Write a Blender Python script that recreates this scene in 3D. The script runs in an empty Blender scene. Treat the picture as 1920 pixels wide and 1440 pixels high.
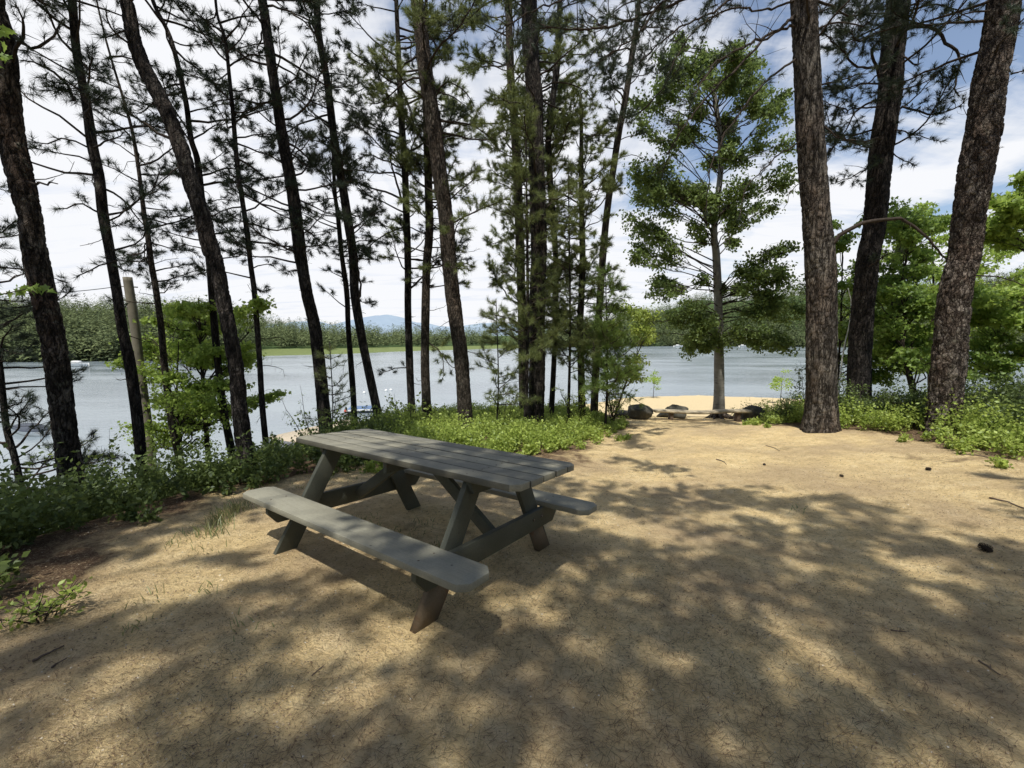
import bpy, math, random
import numpy as np
from mathutils import Vector, Matrix

rng = np.random.default_rng(7)
random.seed(7)
SC = bpy.context.scene
COL = SC.collection
R = math.radians

# ------------------------------------------------------------------ camera numbers
F, PITCH, CAMH = 783.7, R(6.648), 1.6294
WATER = -6.0

def ray(px, py):
    X = (px - 960) / F; Z = -(py - 720) / F
    dy = math.cos(PITCH) + Z * math.sin(PITCH)
    dz = -math.sin(PITCH) + Z * math.cos(PITCH)
    return X / dy, dz / dy

def at(px, py, D):
    a, b = ray(px, py)
    return np.array([a * D, D, CAMH + b * D])

# ------------------------------------------------------------------ numpy noise
def _hash(ix, iy, iz):
    n = (ix * 374761393 + iy * 668265263 + iz * 2147483647 + 1274126177) & 0xFFFFFFFF
    n = ((n ^ (n >> 13)) * 1274126177) & 0xFFFFFFFF
    n = (n ^ (n >> 16)) & 0xFFFFFF
    return n / float(0xFFFFFF)

def vnoise(x, y, z=0.0):
    x, y, z = np.broadcast_arrays(np.asarray(x, float), np.asarray(y, float), np.asarray(z, float))
    x0 = np.floor(x).astype(np.int64); y0 = np.floor(y).astype(np.int64); z0 = np.floor(z).astype(np.int64)
    fx = x - x0; fy = y - y0; fz = z - z0
    fx = fx * fx * (3 - 2 * fx); fy = fy * fy * (3 - 2 * fy); fz = fz * fz * (3 - 2 * fz)
    r = 0
    for dx in (0, 1):
        for dy in (0, 1):
            for dz in (0, 1):
                w = (fx if dx else 1 - fx) * (fy if dy else 1 - fy) * (fz if dz else 1 - fz)
                r = r + w * _hash(x0 + dx, y0 + dy, z0 + dz)
    return r * 2 - 1

def fbm(x, y, z=0.0, o=4):
    a = 1.0; s = 0; f = 1.0
    for i in range(o):
        s = s + a * vnoise(np.asarray(x) * f + 17.3 * i, np.asarray(y) * f - 9.1 * i, np.asarray(z) * f + 3.7 * i)
        a *= .5; f *= 2.03
    return s

def smooth(t):
    t = np.clip(t, 0, 1); return t * t * (3 - 2 * t)

def poly_sd(x, y, P):
    """signed distance, + outside"""
    x = np.asarray(x, float); y = np.asarray(y, float)
    d = np.full(np.broadcast(x, y).shape, 1e9); inside = np.zeros(d.shape, bool)
    n = len(P)
    for i in range(n):
        ax, ay = P[i]; bx, by = P[(i + 1) % n]
        ex, ey = bx - ax, by - ay
        t = np.clip(((x - ax) * ex + (y - ay) * ey) / (ex * ex + ey * ey), 0, 1)
        d = np.minimum(d, np.hypot(x - ax - t * ex, y - ay - t * ey))
        c = ((ay > y) != (by > y)) & (x < (bx - ax) * (y - ay) / ((by - ay) if by != ay else 1e-9) + ax)
        inside ^= c
    return np.where(inside, -d, d)

# ------------------------------------------------------------------ terrain
RIM = [(-3.4, 0), (-3.4, 3), (-3.1, 4.7), (-2.75, 6.2), (-2.7, 9), (-1.9, 11), (0.5, 12.3), (3, 13.2), (7.8, 13.2), (8.9, 11.8),
       (9.6, 10), (10.5, 8.5), (10.8, 6), (11.5, 2), (15, -10), (60, -150), (-40, -150), (-12, -30), (-5, -6)]
CLEAR = [(-3.2, 0), (-3.0, 1.6), (-3.05, 2.3), (-3.25, 2.9), (-3.15, 3.6), (-2.85, 4.1), (-2.4, 4.35), (-2.15, 4.9), (-1.75, 5.3), (-1.0, 5.8), (0.3, 6.1), (1.15, 6.75), (1.75, 7.5), (2.1, 8.6), (2.7, 10.3), (3.0, 13.5),
         (7.8, 13.5), (7.3, 12), (6.5, 10.6), (5.6, 9.2), (5.5, 8.3), (6.3, 7.4), (6.5, 6.6), (6.0, 5.2), (6.4, 4.2), (8.5, 1), (10, -6), (14, -40), (-12, -40), (-4.6, -6)]
TX, TY, TA = -.728, 3.039, R(-35.167)
GX = .0251 * math.cos(TA) + .0773 * math.sin(TA)
GY = .0251 * math.sin(TA) - .0773 * math.cos(TA)

def plateau(x, y):
    xc = np.clip(x, -12, 14); yc = np.clip(y, -8, 13.6)
    z = GX * (xc - TX) + GY * (yc - TY)
    z = z + .095 * np.maximum(0, xc - 2) * (1 - smooth((yc - 8.3) / 3.2))
    return z

SHX = [-40, -24, -12, -3, 5, 14, 24, 34, 44, 60, 90]
SHY = [-5, 6, 22, 34, 43, 51, 53, 50, 40, 24, 5]
def ground_z(x, y):
    x = np.asarray(x, float); y = np.asarray(y, float)
    s = np.maximum(poly_sd(x, y, RIM), 0)
    z = plateau(x, y) - .52 * s * s / (s + 1.2)
    sh = np.interp(x, SHX, SHY)
    beach = WATER + np.clip(.055 * (sh - y), -2.5, .75)
    k = .5 * (z + beach + np.sqrt((z - beach) ** 2 + .05))       # smooth max
    k = np.where(s > 0, np.where(k - z > 3, k, k), z)
    z = np.where(s > 0, z + (k - z) * smooth(s / 4), z)
    n = .018 * fbm(x * 1.3, y * 1.3) + .006 * fbm(x * 6, y * 6, 2.)
    td = np.hypot(x - TX, y - TY)
    n = n * (0.35 + .65 * smooth((td - 1.2) / 1.5))
    return z + n

KS = [-3, -1.6, -1.25, -1.0, -.75, -.6, -.4, -.2, -.1, .1, .4, .7, 1.2, 1.7, 3]
DS = [90, 100, 118, 122, 130, 148, 166, 205, 221, 260, 300, 275, 222, 200, 150]
HKS = [-3, -1.2, -.8, -.65, -.5, -.35, -.05, .15, .3, .45, .7, 1.0, 1.25, 3]
HH = [21, 22, 22, 17, 9, 2, 3, 12, 26, 44, 52, 56, 58, 58]
def shoreD(k): return np.interp(k, KS, DS)
def far_z(x, y):
    k = x / np.maximum(y, 1e-3); D = y
    e = D - shoreD(k)
    marsh = smooth((k + .68) / .1) * (1 - smooth((k + .02) / .1))
    e2 = e - marsh * 60
    z = WATER - 1.6 + np.clip(e * .25, -1, 1.9) + np.clip(e, 0, 500) * .0015
    z = z + np.interp(k, HKS, HH) * smooth((e2 - 5) / 190) * (1 + .12 * fbm(x / 70, y / 70))
    return z, marsh, e

# ------------------------------------------------------------------ mesh collecting
class MB:
    def __init__(s):
        s.v = []; s.f3 = []; s.f4 = []; s.n = 0; s.a = []; s.ng = []
    def add(s, v, f, var=None):
        v = np.asarray(v, float).reshape(-1, 3); f = np.asarray(f, np.int64)
        (s.f3 if f.shape[1] == 3 else s.f4).append(f + s.n)
        s.v.append(v)
        s.a.append(np.broadcast_to(np.asarray(0.5 if var is None else var, float), (len(v),)).copy())
        s.n += len(v)
    def tube(s, P, r, sides=6, cap=True, var=None, ref=None):
        P = np.asarray(P, float); n = len(P); r = np.broadcast_to(np.asarray(r, float), (n,))
        T = np.gradient(P, axis=0); T /= np.linalg.norm(T, axis=1)[:, None] + 1e-9
        if ref is None:
            m = np.abs(T).mean(0); ref = np.eye(3)[int(np.argmin(m))]
        A = np.cross(T, ref); A /= np.linalg.norm(A, axis=1)[:, None] + 1e-9
        B = np.cross(T, A)
        th = np.linspace(0, 2 * np.pi, sides, endpoint=False)
        V = P[:, None, :] + r[:, None, None] * (np.cos(th)[None, :, None] * A[:, None, :] + np.sin(th)[None, :, None] * B[:, None, :])
        V = V.reshape(-1, 3)
        i = np.arange(n - 1)[:, None] * sides; j = np.arange(sides)[None, :]; j2 = (j + 1) % sides
        Fq = np.stack([i + j, i + j2, i + sides + j2, i + sides + j], -1).reshape(-1, 4)
        base = s.n
        s.add(V, Fq, var)
        if cap:
            s.ng.append([base + (n - 1) * sides + q for q in range(sides)])
            s.ng.append([base + q for q in reversed(range(sides))])
    def box(s, c, d, M=None, bev=0.0):
        x, y, z = np.asarray(d, float) / 2
        v = np.array([[sx * x, sy * y, sz * z] for sz in (-1, 1) for sy in (-1, 1) for sx in (-1, 1)], float)
        if M is not None: v = v @ np.asarray(M).T
        v = v + np.asarray(c, float)
        s.add(v, [[0, 2, 3, 1], [4, 5, 7, 6], [0, 1, 5, 4], [2, 6, 7, 3], [0, 4, 6, 2], [1, 3, 7, 5]])
    def prism(s, poly, ax0, ax1, nrm, o, t):
        """poly in plane (ax0, ax1), thickness t along nrm, centred on o"""
        poly = np.asarray(poly, float); n = len(poly)
        ax0, ax1, nrm, o = [np.asarray(q, float) for q in (ax0, ax1, nrm, o)]
        b = o + poly[:, :1] * ax0 + poly[:, 1:] * ax1
        V = np.vstack([b - nrm * t / 2, b + nrm * t / 2])
        base = s.n
        s.add(V, [[i, (i + 1) % n, n + (i + 1) % n, n + i] for i in range(n)])
        s.ng.append([base + i for i in reversed(range(n))]); s.ng.append([base + n + i for i in range(n)])
    def build(s, name, mat, parent=None, origin=(0, 0, 0), smooth_=False, bevel=0, recalc=False):
        me = bpy.data.meshes.new(name)
        V = np.vstack(s.v) - np.asarray(origin, float)
        loops = []; tot = []
        if s.f3: a = np.vstack(s.f3); loops.append(a.ravel()); tot.append(np.full(len(a), 3))
        if s.f4: a = np.vstack(s.f4); loops.append(a.ravel()); tot.append(np.full(len(a), 4))
        for g in s.ng: loops.append(np.array(g)); tot.append(np.array([len(g)]))
        L = np.concatenate(loops); Tt = np.concatenate(tot); st = np.concatenate([[0], np.cumsum(Tt)[:-1]])
        me.vertices.add(len(V)); me.vertices.foreach_set('co', V.astype(np.float32).ravel())
        me.loops.add(len(L)); me.loops.foreach_set('vertex_index', L.astype(np.int32))
        me.polygons.add(len(Tt)); me.polygons.foreach_set('loop_start', st.astype(np.int32))
        me.polygons.foreach_set('loop_total', Tt.astype(np.int32))
        if smooth_: me.polygons.foreach_set('use_smooth', np.ones(len(Tt), bool))
        at_ = me.attributes.new('var', 'FLOAT', 'POINT'); at_.data.foreach_set('value', np.concatenate(s.a).astype(np.float32))
        me.update(calc_edges=True); me.validate()
        if recalc:
            import bmesh
            bm = bmesh.new(); bm.from_mesh(me); bmesh.ops.recalc_face_normals(bm, faces=bm.faces[:]); bm.to_mesh(me); bm.free()
        if mat: me.materials.append(mat)
        o = bpy.data.objects.new(name, me); COL.objects.link(o)
        if parent is not None: o.parent = parent
        else: o.location = origin
        if bevel:
            m = o.modifiers.new('bevel', 'BEVEL'); m.width = bevel; m.segments = 2; m.limit_method = 'ANGLE'; m.angle_limit = R(40)
        return o

def tag(o, label=None, cat=None, group=None, kind=None):
    if label: o['label'] = label
    if cat: o['category'] = cat
    if group: o['group'] = group
    if kind: o['kind'] = kind
    return o

def thing(name, label, cat, loc, group=None, kind=None):
    o = bpy.data.objects.new(name, None); COL.objects.link(o); o.location = [float(q) for q in loc]; o.empty_display_size = .2
    return tag(o, label, cat, group, kind)

def crown(leaf, wood, mleaf, mwood, root, base, name='crown'):
    """foliage and its twigs in one mesh with two materials"""
    n0 = wood.n
    for v in leaf.v: wood.v.append(v)
    wood.a += leaf.a; wood.f3w = sum(len(f) for f in wood.f3); wood.f4w = sum(len(f) for f in wood.f4)
    nf3, nf4 = sum(len(f) for f in leaf.f3), sum(len(f) for f in leaf.f4)
    wood.f3 += [f + n0 for f in leaf.f3]; wood.f4 += [f + n0 for f in leaf.f4]; wood.n += leaf.n
    o = wood.build(name, M[mwood], root, base); o.data.materials.append(M[mleaf])
    mi = np.concatenate([np.zeros(wood.f3w), np.ones(nf3), np.zeros(wood.f4w), np.ones(nf4), np.zeros(len(wood.ng))]).astype(np.int32)
    if len(mi) == len(o.data.polygons): o.data.polygons.foreach_set('material_index', mi)
    else: print('material index mismatch', name, len(mi), len(o.data.polygons))
    return o

def rv(n):
    v = rng.normal(size=(n, 3)); return v / np.linalg.norm(v, axis=1)[:, None]

def needles(mb, P, Dr, length, k, width=.0028, spread=.75, back=.09):
    """P, Dr: (N,3) tuft position and axis; k needles each, every needle a slim triangle"""
    P = np.asarray(P, float); Dr = np.asarray(Dr, float)
    N = len(P)
    if N == 0: return
    P = np.repeat(P, k, 0); A = np.repeat(Dr, k, 0); n = len(P)
    d = A * rng.uniform(.35, 1.2, (n, 1)) + rv(n) * spread; d /= np.linalg.norm(d, axis=1)[:, None]
    L = length * rng.uniform(.7, 1.15, (n, 1))
    b = P - A * rng.uniform(0, back, (n, 1))
    s = np.cross(d, rv(n)); s /= np.linalg.norm(s, axis=1)[:, None] + 1e-9
    tip = b + d * L; tip[:, 2] -= (L[:, 0] ** 2) * .35
    V = np.stack([b - s * width / 2, b + s * width / 2, tip], 1).reshape(-1, 3)
    tv = np.repeat(rng.uniform(0, 1, N), k) * .6 + rng.uniform(0, .4, n)
    mb.add(V, np.arange(n * 3).reshape(-1, 3), np.repeat(tv, 3))

def leaves(mb, P, size, up=.7, fold=.15, aspect=.6, droop=.2):
    P = np.asarray(P, float); n = len(P)
    if n == 0: return
    N = rv(n) * (1 - up) * 1.6 + np.array([0, -.25, 1]) * up; N /= np.linalg.norm(N, axis=1)[:, None]
    d = np.cross(N, rv(n)); d /= np.linalg.norm(d, axis=1)[:, None] + 1e-9
    d[:, 2] -= droop; d /= np.linalg.norm(d, axis=1)[:, None]
    s = np.cross(N, d); s /= np.linalg.norm(s, axis=1)[:, None] + 1e-9
    L = np.broadcast_to(np.asarray(size, float), (n,))[:, None] * rng.uniform(.7, 1.2, (n, 1)); W = L * aspect / 2
    V = np.stack([P, P + d * L * .45 + s * W + N * W * fold, P + d * L, P + d * L * .45 - s * W + N * W * fold], 1).reshape(-1, 3)
    mb.add(V, np.arange(n * 4).reshape(-1, 4), np.repeat(rng.uniform(0, 1, n), 4))

MAPLE = np.array([(0, 0), (.16, .1), (.42, .02), (.36, .2), (.62, .42), (.34, .46), (.3, .62), (.16, .56), (0, 1.0),
                  (-.16, .56), (-.3, .62), (-.34, .46), (-.62, .42), (-.36, .2), (-.42, .02), (-.16, .1)])
def maple_leaves(mb, P, size, up=.75):
    P = np.asarray(P, float); n = len(P); m = len(MAPLE)
    if n == 0: return
    N = rv(n) * (1 - up) * 1.6 + np.array([0, -.3, 1]) * up; N /= np.linalg.norm(N, axis=1)[:, None]
    d = np.cross(N, rv(n)); d[:, 2] -= .35; d /= np.linalg.norm(d, axis=1)[:, None]
    s = np.cross(N, d); s /= np.linalg.norm(s, axis=1)[:, None]
    N = np.cross(d, s)
    L = (np.broadcast_to(np.asarray(size, float), (n,)) * rng.uniform(.65, 1.15, n))[:, None, None]
    a = MAPLE[None, :, 0:1]; b = MAPLE[None, :, 1:2]
    V = P[:, None, :] + L * (a * s[:, None, :] + b * d[:, None, :] + (.3 * np.abs(a) - .25 * b * b) * N[:, None, :])
    c = P + (L[:, 0] * .42) * d
    V = np.concatenate([V, c[:, None, :]], 1)
    j = np.arange(m); tri = np.stack([j, (j + 1) % m, np.full(m, m)], 1)
    Fc = (np.arange(n)[:, None, None] * (m + 1) + tri[None]).reshape(-1, 3)
    mb.add(V.reshape(-1, 3), Fc, np.repeat(rng.uniform(0, 1, n), m + 1))

def resample(P, n, closed=False):
    """smooth Catmull-Rom through P"""
    P = np.asarray(P, float)
    if len(P) < 3:
        t = np.linspace(0, 1, n)[:, None]; return P[0] * (1 - t) + P[-1] * t
    Q = np.vstack([2 * P[0] - P[1], P, 2 * P[-1] - P[-2]])
    u = np.linspace(0, len(P) - 1 - 1e-6, n); i = u.astype(int); t = (u - i)[:, None]
    p0, p1, p2, p3 = Q[i], Q[i + 1], Q[i + 2], Q[i + 3]
    return .5 * ((2 * p1) + (-p0 + p2) * t + (2 * p0 - 5 * p1 + 4 * p2 - p3) * t * t + (-p0 + 3 * p1 - 3 * p2 + p3) * t ** 3)

# ------------------------------------------------------------------ materials
def mat(name):
    m = bpy.data.materials.new(name); m.use_nodes = True; nt = m.node_tree; nt.nodes.clear()
    out = nt.nodes.new('ShaderNodeOutputMaterial')
    return m, nt, out
def N(nt, t, **kw):
    n = nt.nodes.new('ShaderNode' + t)
    for k, v in kw.items():
        if k.startswith('i_'):
            key = k[2:]; key = int(key) if key.isdigit() else key.replace('_', ' ')
            n.inputs[key].default_value = v
        else: setattr(n, k, v)
    return n
def ramp(nt, fac, stops, interp='LINEAR'):
    r = nt.nodes.new('ShaderNodeValToRGB'); r.color_ramp.interpolation = interp
    e = r.color_ramp.elements
    while len(e) < len(stops): e.new(.5)
    for q, (p, c) in zip(e, stops): q.position = p; q.color = (*c, 1) if len(c) == 3 else c
    nt.links.new(fac, r.inputs[0]); return r.outputs[0]
def mixc(nt, fac, a, b, mode='MIX'):
    m = nt.nodes.new('ShaderNodeMix'); m.data_type = 'RGBA'; m.blend_type = mode
    for s, v in ((m.inputs[0], fac), (m.inputs[6], a), (m.inputs[7], b)):
        if isinstance(v, (int, float)): s.default_value = v
        elif isinstance(v, tuple): s.default_value = (*v, 1)
        else: nt.links.new(v, s)
    return m.outputs[2]
def math_(nt, op, a, b=None, clamp=False):
    m = nt.nodes.new('ShaderNodeMath'); m.operation = op; m.use_clamp = clamp
    for s, v in ((m.inputs[0], a), (m.inputs[1], b)):
        if v is None: continue
        if isinstance(v, (int, float)): s.default_value = v
        else: nt.links.new(v, s)
    return m.outputs[0]
def mapped(nt, src, scale):
    m = N(nt, 'Mapping'); m.inputs['Scale'].default_value = scale; nt.links.new(src, m.inputs[0]); return m.outputs[0]
def noise(nt, vec, scale, detail=4, rough=.55, dist=0.):
    n = N(nt, 'TexNoise', i_Scale=scale, i_Detail=detail, i_Roughness=rough, i_Distortion=dist); nt.links.new(vec, n.inputs['Vector']); return n.outputs['Fac']
def bsdf(nt, out, color, rough=.9, bump=None, strength=.5, dist=.01, spec=.3):
    b = N(nt, 'BsdfPrincipled')
    if isinstance(color, tuple): b.inputs['Base Color'].default_value = (*color, 1)
    else: nt.links.new(color, b.inputs['Base Color'])
    if isinstance(rough, (int, float)): b.inputs['Roughness'].default_value = rough
    else: nt.links.new(rough, b.inputs['Roughness'])
    b.inputs['Specular IOR Level'].default_value = spec
    if bump is not None:
        u = N(nt, 'Bump', i_Strength=strength, i_Distance=dist); nt.links.new(bump, u.inputs['Height']); nt.links.new(u.outputs[0], b.inputs['Normal'])
    nt.links.new(b.outputs[0], out.inputs[0]); return b

def m_bark(name, dark, mid, light, red, sx=13., zs=.36, redamt=.5, flake=0.0, lichen=.3):
    m, nt, out = mat(name)
    tc = N(nt, 'TexCoord').outputs['Object']
    nz = noise(nt, tc, 5., 4)
    off = N(nt, 'VectorMath', operation='SCALE'); nt.links.new(nz, off.inputs[0]); off.inputs['Scale'].default_value = .16
    ad = N(nt, 'VectorMath', operation='ADD'); nt.links.new(tc, ad.inputs[0]); nt.links.new(off.outputs[0], ad.inputs[1])
    v = mapped(nt, ad.outputs[0], (1, 1, zs))
    vo = N(nt, 'TexVoronoi', feature='DISTANCE_TO_EDGE', i_Scale=sx); nt.links.new(v, vo.inputs['Vector'])
    vc = N(nt, 'TexVoronoi', feature='F1', i_Scale=sx); nt.links.new(v, vc.inputs['Vector'])
    v2 = N(nt, 'TexVoronoi', feature='DISTANCE_TO_EDGE', i_Scale=sx * 2.6); nt.links.new(v, v2.inputs['Vector'])
    fine = noise(nt, mapped(nt, tc, (1, 1, .3)), 60., 6, .75)
    rid = noise(nt, mapped(nt, tc, (1, 1, .16 + flake * .3)), sx * 1.15, 4, .6, .4)
    rid = math_(nt, 'ABSOLUTE', math_(nt, 'SUBTRACT', rid, .5))
    big = noise(nt, mapped(nt, tc, (1, 1, .5)), 1.6, 3)
    edge = ramp(nt, vo.outputs['Distance'], [(0., (0, 0, 0)), (.10, (1, 1, 1))])
    edge = mixc(nt, .45 - flake * .3, edge, (1, 1, 1))
    ridge = ramp(nt, rid, [(0., (0, 0, 0)), (.055, (.75, .75, .75)), (.14, (1, 1, 1))])
    edge2 = ramp(nt, v2.outputs['Distance'], [(0., (0, 0, 0)), (.12, (1, 1, 1))])
    cellr = N(nt, 'SeparateColor'); nt.links.new(vc.outputs['Color'], cellr.inputs[0])
    c = ramp(nt, math_(nt, 'ADD', math_(nt, 'MULTIPLY', cellr.outputs[0], .35 + flake * .5), math_(nt, 'MULTIPLY', fine, .6)), [(.15, tuple(q * .5 for q in mid)), (.4, mid), (.6, light), (.85, mid)])
    redm = math_(nt, 'MULTIPLY', ramp(nt, big, [(.45, (0, 0, 0)), (.62, (1, 1, 1))]), redamt)
    c = mixc(nt, redm, c, red)
    lic = math_(nt, 'MULTIPLY', ramp(nt, noise(nt, tc, 9., 5, .6), [(.58, (0, 0, 0)), (.66, (1, 1, 1))]), lichen)
    c = mixc(nt, lic, c, (.26, .27, .22))
    c = mixc(nt, ramp(nt, fine, [(.36, (.8, .8, .8)), (.52, (0, 0, 0))]), c, dark)
    c = mixc(nt, edge2, mixc(nt, .35, c, dark), c)
    c = mixc(nt, edge, dark, c)
    c = mixc(nt, ridge, dark, c)
    h = math_(nt, 'ADD', math_(nt, 'MULTIPLY', edge, .8), math_(nt, 'MULTIPLY', edge2, .2 + flake))
    h = math_(nt, 'ADD', h, math_(nt, 'MULTIPLY', ridge, 1.0 - flake * .5))
    h = math_(nt, 'ADD', h, math_(nt, 'MULTIPLY', fine, .6)); h = math_(nt, 'ADD', h, math_(nt, 'MULTIPLY', cellr.outputs[1], .2 + flake))
    bsdf(nt, out, c, .95, h, 1.0, .02, .15)
    return m

def m_foliage(name, c0, c1, c2, trans=.35, gloss=.08, tcol=None):
    m, nt, out = mat(name)
    a = N(nt, 'Attribute', attribute_name='var').outputs['Fac']
    tc = N(nt, 'TexCoord').outputs['Object']
    n = noise(nt, tc, 1.4, 3)
    f = math_(nt, 'ADD', math_(nt, 'MULTIPLY', a, .7), math_(nt, 'MULTIPLY', math_(nt, 'SUBTRACT', n, .35), .9), True)
    c = ramp(nt, f, [(.05, c0), (.5, c1), (.95, c2)])
    d = N(nt, 'BsdfDiffuse'); t = N(nt, 'BsdfTranslucent'); g = N(nt, 'BsdfGlossy', i_Roughness=.5)
    g.inputs[0].default_value = (.8, .9, .9, 1)
    nt.links.new(c, d.inputs[0])
    nt.links.new(mixc(nt, .6, c, tcol or tuple(min(1, q * 1.6) for q in c2)), t.inputs[0])
    x = N(nt, 'MixShader', i_0=trans); nt.links.new(d.outputs[0], x.inputs[1]); nt.links.new(t.outputs[0], x.inputs[2])
    y = N(nt, 'MixShader', i_0=gloss); nt.links.new(x.outputs[0], y.inputs[1]); nt.links.new(g.outputs[0], y.inputs[2])
    nt.links.new(y.outputs[0], out.inputs[0]); return m

def m_plain(name, col, rough=.7, var=.25, scale=8., bumps=.3, spec=.3):
    m, nt, out = mat(name)
    tc = N(nt, 'TexCoord').outputs['Object']; n = noise(nt, tc, scale, 6, .65)
    c = ramp(nt, n, [(.3, tuple(q * (1 - var) for q in col)), (.7, tuple(min(1, q * (1 + var)) for q in col))])
    bsdf(nt, out, c, rough, n, bumps, .01, spec); return m

def m_paint(name, paint, wood, wear=.5, planks=None):
    m, nt, out = mat(name)
    tc = N(nt, 'TexCoord').outputs['Object']
    grain = noise(nt, mapped(nt, tc, (1.2, 22, 22)), 6., 6, .65, .6)
    big = noise(nt, tc, 3.2, 6, .6); fine = noise(nt, tc, 90., 4, .6)
    c = ramp(nt, big, [(.3, tuple(q * .8 for q in paint)), (.55, paint), (.8, tuple(q * 1.22 for q in paint))])
    c = mixc(nt, ramp(nt, grain, [(.38, (.35, .35, .35)), (.48, (0, 0, 0))]), c, tuple(q * .55 for q in paint))
    c = mixc(nt, ramp(nt, fine, [(.35, (.25, .25, .25)), (.6, (0, 0, 0))]), c, tuple(q * .5 for q in paint))
    wmask = ramp(nt, noise(nt, mapped(nt, tc, (.6, 3, 3)), 4., 5, .6), [(.52 + .25 * (1 - wear) , (0, 0, 0)), (.6 + .3 * (1 - wear), (1, 1, 1))])
    wc = ramp(nt, grain, [(.3, tuple(q * .5 for q in wood)), (.7, wood)])
    c = mixc(nt, wmask, c, wc)
    sep = N(nt, 'TexVoronoi', i_Scale=7.); nt.links.new(tc, sep.inputs['Vector'])
    spots = ramp(nt, sep.outputs['Distance'], [(.035, (.8, .8, .8)), (.06, (0, 0, 0))])
    c = mixc(nt, spots, c, (.05, .045, .04))
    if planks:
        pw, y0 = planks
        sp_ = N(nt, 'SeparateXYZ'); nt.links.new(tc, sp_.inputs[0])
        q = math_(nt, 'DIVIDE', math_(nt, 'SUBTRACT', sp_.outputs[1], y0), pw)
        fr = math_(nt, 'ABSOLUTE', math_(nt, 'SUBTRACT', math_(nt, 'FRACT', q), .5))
        c = mixc(nt, ramp(nt, fr, [(.435, (0, 0, 0)), (.475, (.9, .9, .9))]), c, (.03, .028, .022))  # gap shade painted as a dark line along the plank edges
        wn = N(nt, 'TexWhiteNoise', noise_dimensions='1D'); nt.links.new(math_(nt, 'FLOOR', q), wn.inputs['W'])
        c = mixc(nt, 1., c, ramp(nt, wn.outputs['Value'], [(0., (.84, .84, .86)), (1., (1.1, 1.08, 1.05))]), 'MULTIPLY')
    h = math_(nt, 'ADD', math_(nt, 'MULTIPLY', grain, .7), math_(nt, 'MULTIPLY', fine, .35))
    bsdf(nt, out, c, .66, h, .5, .006, .3); return m

M = {}
M['bark_grey'] = m_bark('bark_grey', (.018, .015, .013), (.125, .11, .098), (.24, .215, .19), (.17, .115, .085), 9., .26, .45, .1, .25)
M['bark_flaky'] = m_bark('bark_flaky', (.02, .015, .013), (.15, .12, .10), (.33, .29, .255), (.19, .13, .10), 9.5, .62, .5, .55, .35)
M['bark_dark'] = m_bark('bark_dark', (.010, .009, .009), (.058, .051, .048), (.115, .10, .092), (.09, .06, .046), 14., .34, .3, .1, .3)
M['bark_left'] = m_bark('bark_left', (.012, .010, .009), (.095, .08, .07), (.23, .20, .175), (.17, .10, .07), 11., .4, .55, .3, .6)
M['bark_far'] = m_bark('bark_far', (.02, .017, .014), (.14, .115, .095), (.24, .205, .175), (.19, .12, .085), 20., .5, .4, .4, .3)
def m_birch():
    m, nt, out = mat('birch_bark'); tc = N(nt, 'TexCoord').outputs['Object']
    a = noise(nt, mapped(nt, tc, (2, 2, 14)), 2.2, 5, .7); b = noise(nt, tc, 3., 4, .6); f = noise(nt, mapped(nt, tc, (1, 1, 4)), 40., 4, .7)
    c = ramp(nt, b, [(.3, (.13, .125, .11)), (.7, (.28, .27, .24))])
    c = mixc(nt, ramp(nt, a, [(.56, (0, 0, 0)), (.64, (.9, .9, .9))]), c, (.07, .06, .055))
    c = mixc(nt, ramp(nt, f, [(.36, (.7, .7, .7)), (.5, (0, 0, 0))]), c, (.14, .13, .12))
    bsdf(nt, out, c, .8, math_(nt, 'ADD', a, f), .5, .01, .2); return m
M['bark_birch'] = m_birch()
M['twig'] = m_plain('twig_wood', (.05, .04, .034), .9, .4, 20., .4, .1)
M['deadwood'] = m_plain('dead_branch_wood', (.17, .14, .12), .9, .4, 14., .6, .1)
M['needle'] = m_foliage('pine_needles_dark', (.026, .036, .026), (.045, .06, .04), (.08, .098, .056), .22, .025)  # shaded needle copy, the silhouette darkness set in the colour
M['needle_lit'] = m_foliage('pine_needles_lit', (.06, .08, .03), (.13, .16, .055), (.25, .28, .10), .3, .025)  # sunlit copy of the needles, the light set in the colour
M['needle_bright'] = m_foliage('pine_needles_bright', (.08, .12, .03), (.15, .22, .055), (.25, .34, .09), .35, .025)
M['leaf_birch'] = m_foliage('birch_leaves', (.06, .085, .022), (.115, .165, .042), (.22, .29, .08), .35, .025)
M['leaf_maple'] = m_foliage('maple_leaves', (.12, .18, .03), (.23, .33, .055), (.38, .48, .10), .42, .025)
M['leaf_maple_deep'] = m_foliage('maple_leaves_deep', (.08, .13, .024), (.16, .25, .045), (.28, .38, .08), .42, .025)
M['leaf_lime'] = m_foliage('sapling_leaves', (.14, .22, .03), (.24, .35, .05), (.38, .48, .09), .45, .025)
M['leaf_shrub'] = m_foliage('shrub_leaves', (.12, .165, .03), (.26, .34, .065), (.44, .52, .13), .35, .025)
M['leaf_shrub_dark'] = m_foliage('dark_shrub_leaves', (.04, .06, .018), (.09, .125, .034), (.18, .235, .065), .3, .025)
M['grass'] = m_foliage('grass_blades', (.10, .13, .04), (.17, .2, .07), (.3, .29, .13), .3, .05)
M['far_leaf'] = m_foliage('distant_foliage', (.055, .07, .042), (.10, .125, .062), (.18, .21, .095), .15, 0.)
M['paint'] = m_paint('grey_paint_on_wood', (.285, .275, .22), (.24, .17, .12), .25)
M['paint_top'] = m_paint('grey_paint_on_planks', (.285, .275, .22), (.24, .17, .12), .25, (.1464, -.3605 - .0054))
M['paint_shaded'] = m_paint('shaded_grey_paint_on_wood', (.085, .09, .072), (.16, .085, .055), .35)  # shade under the tabletop is put into this darker copy of the paint
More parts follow.
